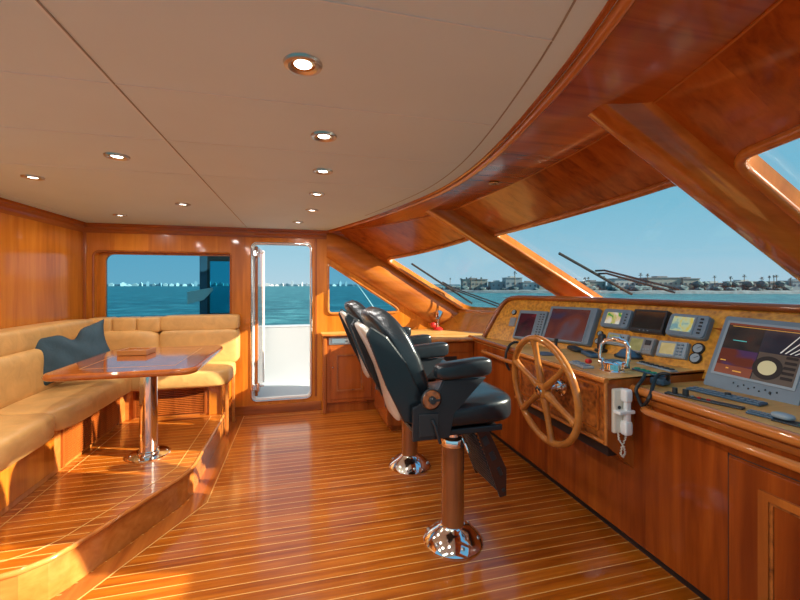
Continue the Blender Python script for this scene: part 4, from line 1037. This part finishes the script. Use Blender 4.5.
# ================================================================== OUTSIDE
# side deck and bulwark beyond the door
b = B(); b.bx(-5, 3.2, YB+.08, 5.85, -.3, .08); b.bx(-5, 3.2, 5.80, 5.92, .0, .865, .02); b.bx(-5, 3.2, 5.795, 5.98, .85, .872, .008)
o = struct('side_deck', b, 'deck')
o.name = 'floor_deck'
# invented panel standing in for reflections in the side window glass
ws = thing('reflection_panel', 'made-up dark framed tinted panel outside the side window, standing in for reflections in its glass', 'screen', (-1.0, 5.2, .08))
b = B(); b.bx(-1.17, -1.085, 5.18, 5.22, .08, 1.86, .004); link('upright', b, 'blue', ws)
b = B(); b.bx(-1.085, -.62, 5.18, 5.22, 1.74, 1.86, .004); b.bx(-1.085, -.62, 5.18, 5.22, 1.04, 1.11, .004); b.bx(-1.085, -1.06, 5.18, 5.22, .08, 1.74); link('frame', b, 'blackm', ws)
b = B(); b.bx(-1.06, -.64, 5.195, 5.205, 1.11, 1.74); link('tinted_pane', b, 'tint2', ws)
b = B(); b.bx(-.655, -.62, 5.18, 5.22, .08, 1.86); link('upright', b, 'blackm', ws)
b = B(); b.prism([V((-1.30, 5.16, 1.37)), V((-1.02, 5.16, 1.42)), V((-1.02, 5.16, 1.385)), V((-1.12, 5.16, 1.27)), V((-1.30, 5.16, 1.22))], (0, .02, 0), .003); link('bracket', b, 'white', ws)
# wipers
def wiper(a, c, arm, label):
    pa, pb = hit(*a), hit(*c); qa, qb = hit(*arm[0]), hit(*arm[1])
    P = lambda h, n: surf(min(h[0], YB-.01), h[1], n)
    o = thing('windscreen_wiper', label, 'wiper', P(qb, .10), group='windscreen wipers')
    b = B(); b.tube([P((pa[0]+(pb[0]-pa[0])*k/8, pa[1]+(pb[1]-pa[1])*k/8), .085) for k in range(9)], .012, 6); link('blade', b, 'rubber', o)
    mid = ((pa[0]+pb[0])/2, (pa[1]+pb[1])/2)
    for dt in (-.012, .012):
        b = B(); b.tube([P((mid[0]+dt, mid[1]+dt), .10), P((qa[0]+dt, qa[1]+dt), .115), P((qb[0]+dt*3, qb[1]+dt), .10)], .008, 6); link('arm', b, 'blackm', o)
wiper((409, 269), (470, 309), ((450, 296), (512, 318)), 'black wiper with a twin arm on the first windscreen pane, nearer the back wall')
wiper((555, 262), (628, 303), ((600, 284), (672, 303)), 'black wiper with a twin arm on the wide middle windscreen pane')
# white fishing-rod like antenna
p0 = onY(380, 312, 6.2); p1_ = onY(357, 286, 6.2)
b = B(); b.tube([V((p0.x, 5.86, .87)), onY(365, 295, 5.95), onY(357, 284, 6.1)], [.010, .007, .004], 8)
solo('rod_antenna', b, 'white', 'thin white rod rising from the side deck rail beyond the triangular window', 'antenna', (p0.x, 5.86, .87))
# sea
WZ = -4.0
s = N('sea_water'); tc = s.n('ShaderNodeTexCoord'); nz = s.n('ShaderNodeTexNoise', i_Scale=.16, i_Detail=8., i_Roughness=.72); mp = s.n('ShaderNodeMapping'); mp.inputs['Scale'].default_value = (1, 1.6, 1)
s.l(tc.outputs['Object'], mp.inputs[0]); s.l(mp.outputs[0], nz.inputs['Vector'])
s.l(s.ramp(nz.outputs[0], [(.35, (.003, .050, .072)), (.5, (.010, .105, .135)), (.62, (.06, .24, .28))]), s.b.inputs['Base Color'])
bp = s.n('ShaderNodeBump', i_Strength=1., i_Distance=.8); s.l(nz.outputs[0], bp.inputs['Height']); s.l(bp.outputs[0], s.b.inputs['Normal'])
s.p(Roughness=.35); s.b.inputs['Specular IOR Level'].default_value = .3
b = B(); b.bx(-5000, 5000, -400, 5000, WZ-1, WZ)
o = link('sea', b, s.m); tag(o, 'rippled teal sea stretching to the horizon outside all the windows', 'sea', kind='stuff')
# far skyline seen through the side windows
M['far1'] = plain('far_hazed_pale_building', (.46, .52, .56), .8); M['far2'] = plain('far_hazed_grey_building', (.27, .38, .46), .8); M['farland'] = plain('far_hazed_land', (.16, .29, .37), .9)  # far tones paled and blued to paint in haze
def far(u, D): r = ray(u, HOR); return C0+r*D
a = far(-60, 1900); c = far(460, 1900)
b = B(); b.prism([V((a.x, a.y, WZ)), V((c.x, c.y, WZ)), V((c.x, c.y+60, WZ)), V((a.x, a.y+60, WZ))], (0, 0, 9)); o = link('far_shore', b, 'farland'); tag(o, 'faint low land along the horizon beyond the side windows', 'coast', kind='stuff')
random.seed(11)
protos = []
for k in range(3):
    t = thing('distant_building', 'tiny pale block of the hazy skyline on the horizon beyond the side windows', 'building', (0, 0, 0), group='hazy skyline on the horizon')
    w_, h_ = ((17, 19), (12, 28), (23, 14))[k]
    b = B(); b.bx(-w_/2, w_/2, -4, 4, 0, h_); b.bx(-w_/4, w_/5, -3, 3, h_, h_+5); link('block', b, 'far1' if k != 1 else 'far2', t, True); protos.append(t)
used = set()
us = [105+i*6.1+random.uniform(-.8, .8) for i in range(21)]+[262+i*5 for i in range(10)]+[328+i*6 for i in range(11)]
for i, u in enumerate(us):
    k = random.randrange(3); t = protos[k] if k not in used else copy_tree(protos[k]); used.add(k)
    p = far(u, 1850+random.uniform(-40, 40)); t.location = (p.x, p.y, WZ); t.rotation_euler = (0, 0, random.uniform(-.5, .5)); s_ = random.uniform(.75, 1.05); t.scale = (s_, s_, s_*random.uniform(.55, .95))
# harbour shore ahead of the windscreen
M['quay'] = plain('hazed_quay_rock', (.09, .14, .165), .9, noise=.4, nscale=.4); M['scrub'] = plain('shore_scrub', (.08, .14, .155), .9, noise=.5, nscale=.25)  # aerial haze is put into the rock and scrub colours
M['bld_tan'] = plain('hazed_tan_wall', (.30, .32, .29), .8); M['bld_grey'] = plain('hazed_grey_wall', (.26, .32, .35), .8); M['bld_white'] = plain('hazed_white_wall', (.42, .45, .45), .8); M['roofd'] = plain('shore_dark_roof', (.22, .23, .24), .8); M['palm'] = plain('hazed_palm_green', (.07, .13, .14), .9); M['trunk'] = plain('palm_trunk', (.16, .13, .10), .9); M['win'] = plain('shore_window', (.08, .11, .14), .3)  # wall and palm colours also carry painted haze
def shoreD(u): return interp([(395, 330), (430, 290), (520, 262), (640, 245), (830, 235)], u)
front = [far(u, shoreD(u)) for u in range(395, 900, 12)]
b = B(); rows_ = []
for i, p in enumerate(front):
    d = V((p.x, p.y, 0)).normalized(); j = random.uniform(-.5, .5)
    rows_.append([V((p.x, p.y, WZ+.01))+d*0, V((p.x, p.y, WZ+1.3+j*.5))+d*3, V((p.x, p.y, WZ+2.0+j*.5))+d*10, V((p.x, p.y, WZ+2.2))+d*200])
b.sheet(rows_, smooth=False); o = link('rocky_shore', b, 'quay'); tag(o, 'grey rocky harbour bank across the water ahead', 'shore', kind='stuff')
b = B()
for i in range(230):
    u = random.uniform(400, 860); p = far(u, shoreD(u)+random.uniform(8, 60)); r_ = random.uniform(.8, 2.6)
    bmesh.ops.create_icosphere(b.bm, subdivisions=1, radius=r_, matrix=Matrix.Translation((p.x, p.y, WZ+1.6+r_*.7)) @ Matrix.Diagonal((1.8, 1.8, .9, 1)))
o = link('shore_scrub', b, 'scrub'); tag(o, 'low dark scrub and bushes covering the harbour bank', 'bushes', kind='stuff')
blds = [(474, 24, 8.0, 'bld_tan', 'pale tan block with dark windows on the far bank, seen in the first pane'), (497, 15, 6.0, 'bld_grey', 'low grey shed on the far bank beside the tan block'), (512, 16, 9.0, 'bld_grey', 'grey boxy building with square tower on the far bank'), (528, 14, 5.5, 'bld_white', 'small white building on the far bank left of the middle post'),
        (545, 16, 6.5, 'bld_tan', 'tan building on the far bank just left of the middle post'), (592, 20, 6.0, 'bld_tan', 'low tan building behind the wiper arm on the far bank'), (626, 30, 8.0, 'bld_white', 'wide pale warehouse on the far bank left of the tan block'), (661, 34, 8.6, 'bld_tan', 'broad tan block with a row of windows in the middle of the far bank'), (686, 16, 8.0, 'bld_tan', 'tan block with square windows right of the broad tan block'), (712, 26, 5.0, 'bld_grey', 'low grey sheds along the far bank'),
        (742, 26, 6.0, 'bld_grey', 'grey hall under dark roof on the far bank near the right post'), (770, 20, 5.0, 'bld_white', 'low pale building on the far bank partly behind trees'), (798, 26, 6.4, 'bld_grey', 'long grey building at the right end of the far bank')]
for (u, wpx, hh, mt, lb) in blds:
    D = shoreD(u)+24; p = far(u, D); w_ = wpx*D/FPX
    t = thing('harbour_building', lb, 'building', (p.x, p.y, WZ+1.6), (0, 0, -YAW), 'buildings along the far bank')
    hh *= .98
    b = B(); b.bx(-w_/2, w_/2, -5, 5, 0, hh); wl = link('walls', b, mt, t, True)
    b = B(); b.bx(-w_/2-.3, w_/2+.3, -5.3, 5.3, hh, hh+.5); b.bx(-w_*.2, w_*.1, -3, 3, hh+.5, hh+1.4); link('roof', b, 'roofd' if mt != 'bld_grey' else 'bld_white', t, True)
    nw = max(3, int(w_/3))
    for k in range(nw):
        x = -w_/2+w_*(k+.5)/nw; b = B(); b.bx(x-.6, x+.6, -5.12, -4.9, hh*.5, hh*.5+1.3); link('window', b, 'win', wl, True)
def make_palm(tall):
    t = thing('palm_tree', '', 'palm tree', (0, 0, 0), group='palm trees along the far bank')
    b = B(); b.tube([V((0, 0, 0)), V((.1, 0, tall*.5)), V((.25, 0, tall))], [.30, .24, .2], 6); link('trunk', b, 'trunk', t, True)
    b = B()
    for k in range(15):
        a = 2*PI*k/15+random.uniform(-.2, .2); el = random.uniform(-.5, 1.1); Lf = random.uniform(1.5, 2.1); d = V((math.cos(a), math.sin(a), 0)); c0 = V((.25, 0, tall))
        pts = [c0, c0+d*Lf*.5*math.cos(el)+V((0, 0, Lf*.5*math.sin(el)+.2)), c0+d*Lf*math.cos(el*.6)+V((0, 0, Lf*math.sin(el)-.5))]
        sd = V((-d.y, d.x, 0))*.35
        vs = [pts[0]-sd*.3, pts[0]+sd*.3, pts[1]+sd, pts[1]-sd, pts[2]]
        bv = [b.bm.verts.new(v) for v in vs]; b.bm.faces.new((bv[0], bv[1], bv[2], bv[3])); b.bm.faces.new((bv[3], bv[2], bv[4]))
    link('crown', b, 'palm', t, True); return t
pp = [make_palm(11.5), make_palm(9.0)]
palm_us = [(450, 0, .78), (461, 1, .95), (467, 1, 1.0), (471, 0, .85), (476, 1, .9), (481, 0, .82), (515, 0, 1.15), (576, 1, .9), (585, 1, .95), (588, 0, .8), (604, 0, .85), (641, 0, 1.0), (648, 0, .96), (553, 0, .9), (560, 1, .9), (568, 0, .85), (715, 0, .85), (731, 1, 1.0), (744, 0, .90), (769, 0, .84), (774, 0, .86), (777, 0, .88), (762, 1, .95), (790, 1, .9)]
seen = set()
for i, (u, k, s_) in enumerate(palm_us):
    t = pp[k] if k not in seen else copy_tree(pp[k]); seen.add(k)
    D = shoreD(u)+18; p = far(u, D); t.location = (p.x, p.y, WZ+1.8); t.scale = (s_, s_, s_*.92); t.rotation_euler = (0, 0, i*1.3)
    t['label'] = ('slim palm tree standing among the buildings on the far bank, seen in the first pane' if u < 540 else 'slim palm tree on the far bank, seen in the wide middle pane')
b = B()
for (u, r_) in ((698, 2.6), (705, 2.0), (727, 2.2), (748, 2.4), (762, 2.6), (735, 1.8), (640, 1.8), (586, 2.0), (780, 2.2)):
    D = shoreD(u)+16; p = far(u, D)
    t = B(); bmesh.ops.create_icosphere(t.bm, subdivisions=2, radius=r_, matrix=Matrix.Translation((0, 0, 4.2)) @ Matrix.Diagonal((1.2, 1.2, .9, 1)))
    for v in t.bm.verts: v.co += V((random.uniform(-.3, .3), random.uniform(-.3, .3), random.uniform(-.3, .3)))
    o = thing('round_tree', 'small dark round topped tree between the sheds on the far bank', 'tree', (p.x, p.y, WZ+1.8), group='round trees on the far bank')
    link('crown', t, 'palm', o, True); link('trunk', B().tube([V((0, 0, 0)), V((0, 0, 3))], .3, 6), 'trunk', o, True)
# ================================================================== LIGHT
ld = V((-1, .38, -.45)).normalized()
sd = bpy.data.lights.new('sun', 'SUN'); sd.energy = 16.0; sd.angle = math.radians(.6); sd.color = (1, .86, .66)
so = bpy.data.objects.new('sun', sd); COL.objects.link(so); so.rotation_euler = ld.to_track_quat('-Z', 'Y').to_euler(); so.location = (8, -3, 6)
wd = bpy.data.worlds.new('sky'); SC.world = wd; wd.use_nodes = True; t = wd.node_tree; bg = t.nodes['Background']
tc = t.nodes.new('ShaderNodeTexCoord'); sp = t.nodes.new('ShaderNodeSeparateXYZ'); rp = t.nodes.new('ShaderNodeValToRGB')
t.links.new(tc.outputs['Generated'], sp.inputs[0]); t.links.new(sp.outputs['Z'], rp.inputs[0]); t.links.new(rp.outputs[0], bg.inputs[0])
e = rp.color_ramp.elements; e[0].position = 0; e[0].color = (.36, .52, .60, 1); e[1].position = 1; e[1].color = (.10, .30, .50, 1)
for p_, c_ in ((.06, (.30, .50, .60)), (.18, (.19, .44, .56)), (.40, (.14, .38, .54))):
    q = e.new(p_); q.color = (*c_, 1)
bg.inputs[1].default_value = 1.25
SC.view_settings.view_transform = 'Standard'; SC.view_settings.look = 'None'; SC.view_settings.gamma = 1; SC.view_settings.use_curve_mapping = False
SC.view_settings.exposure = 0.0
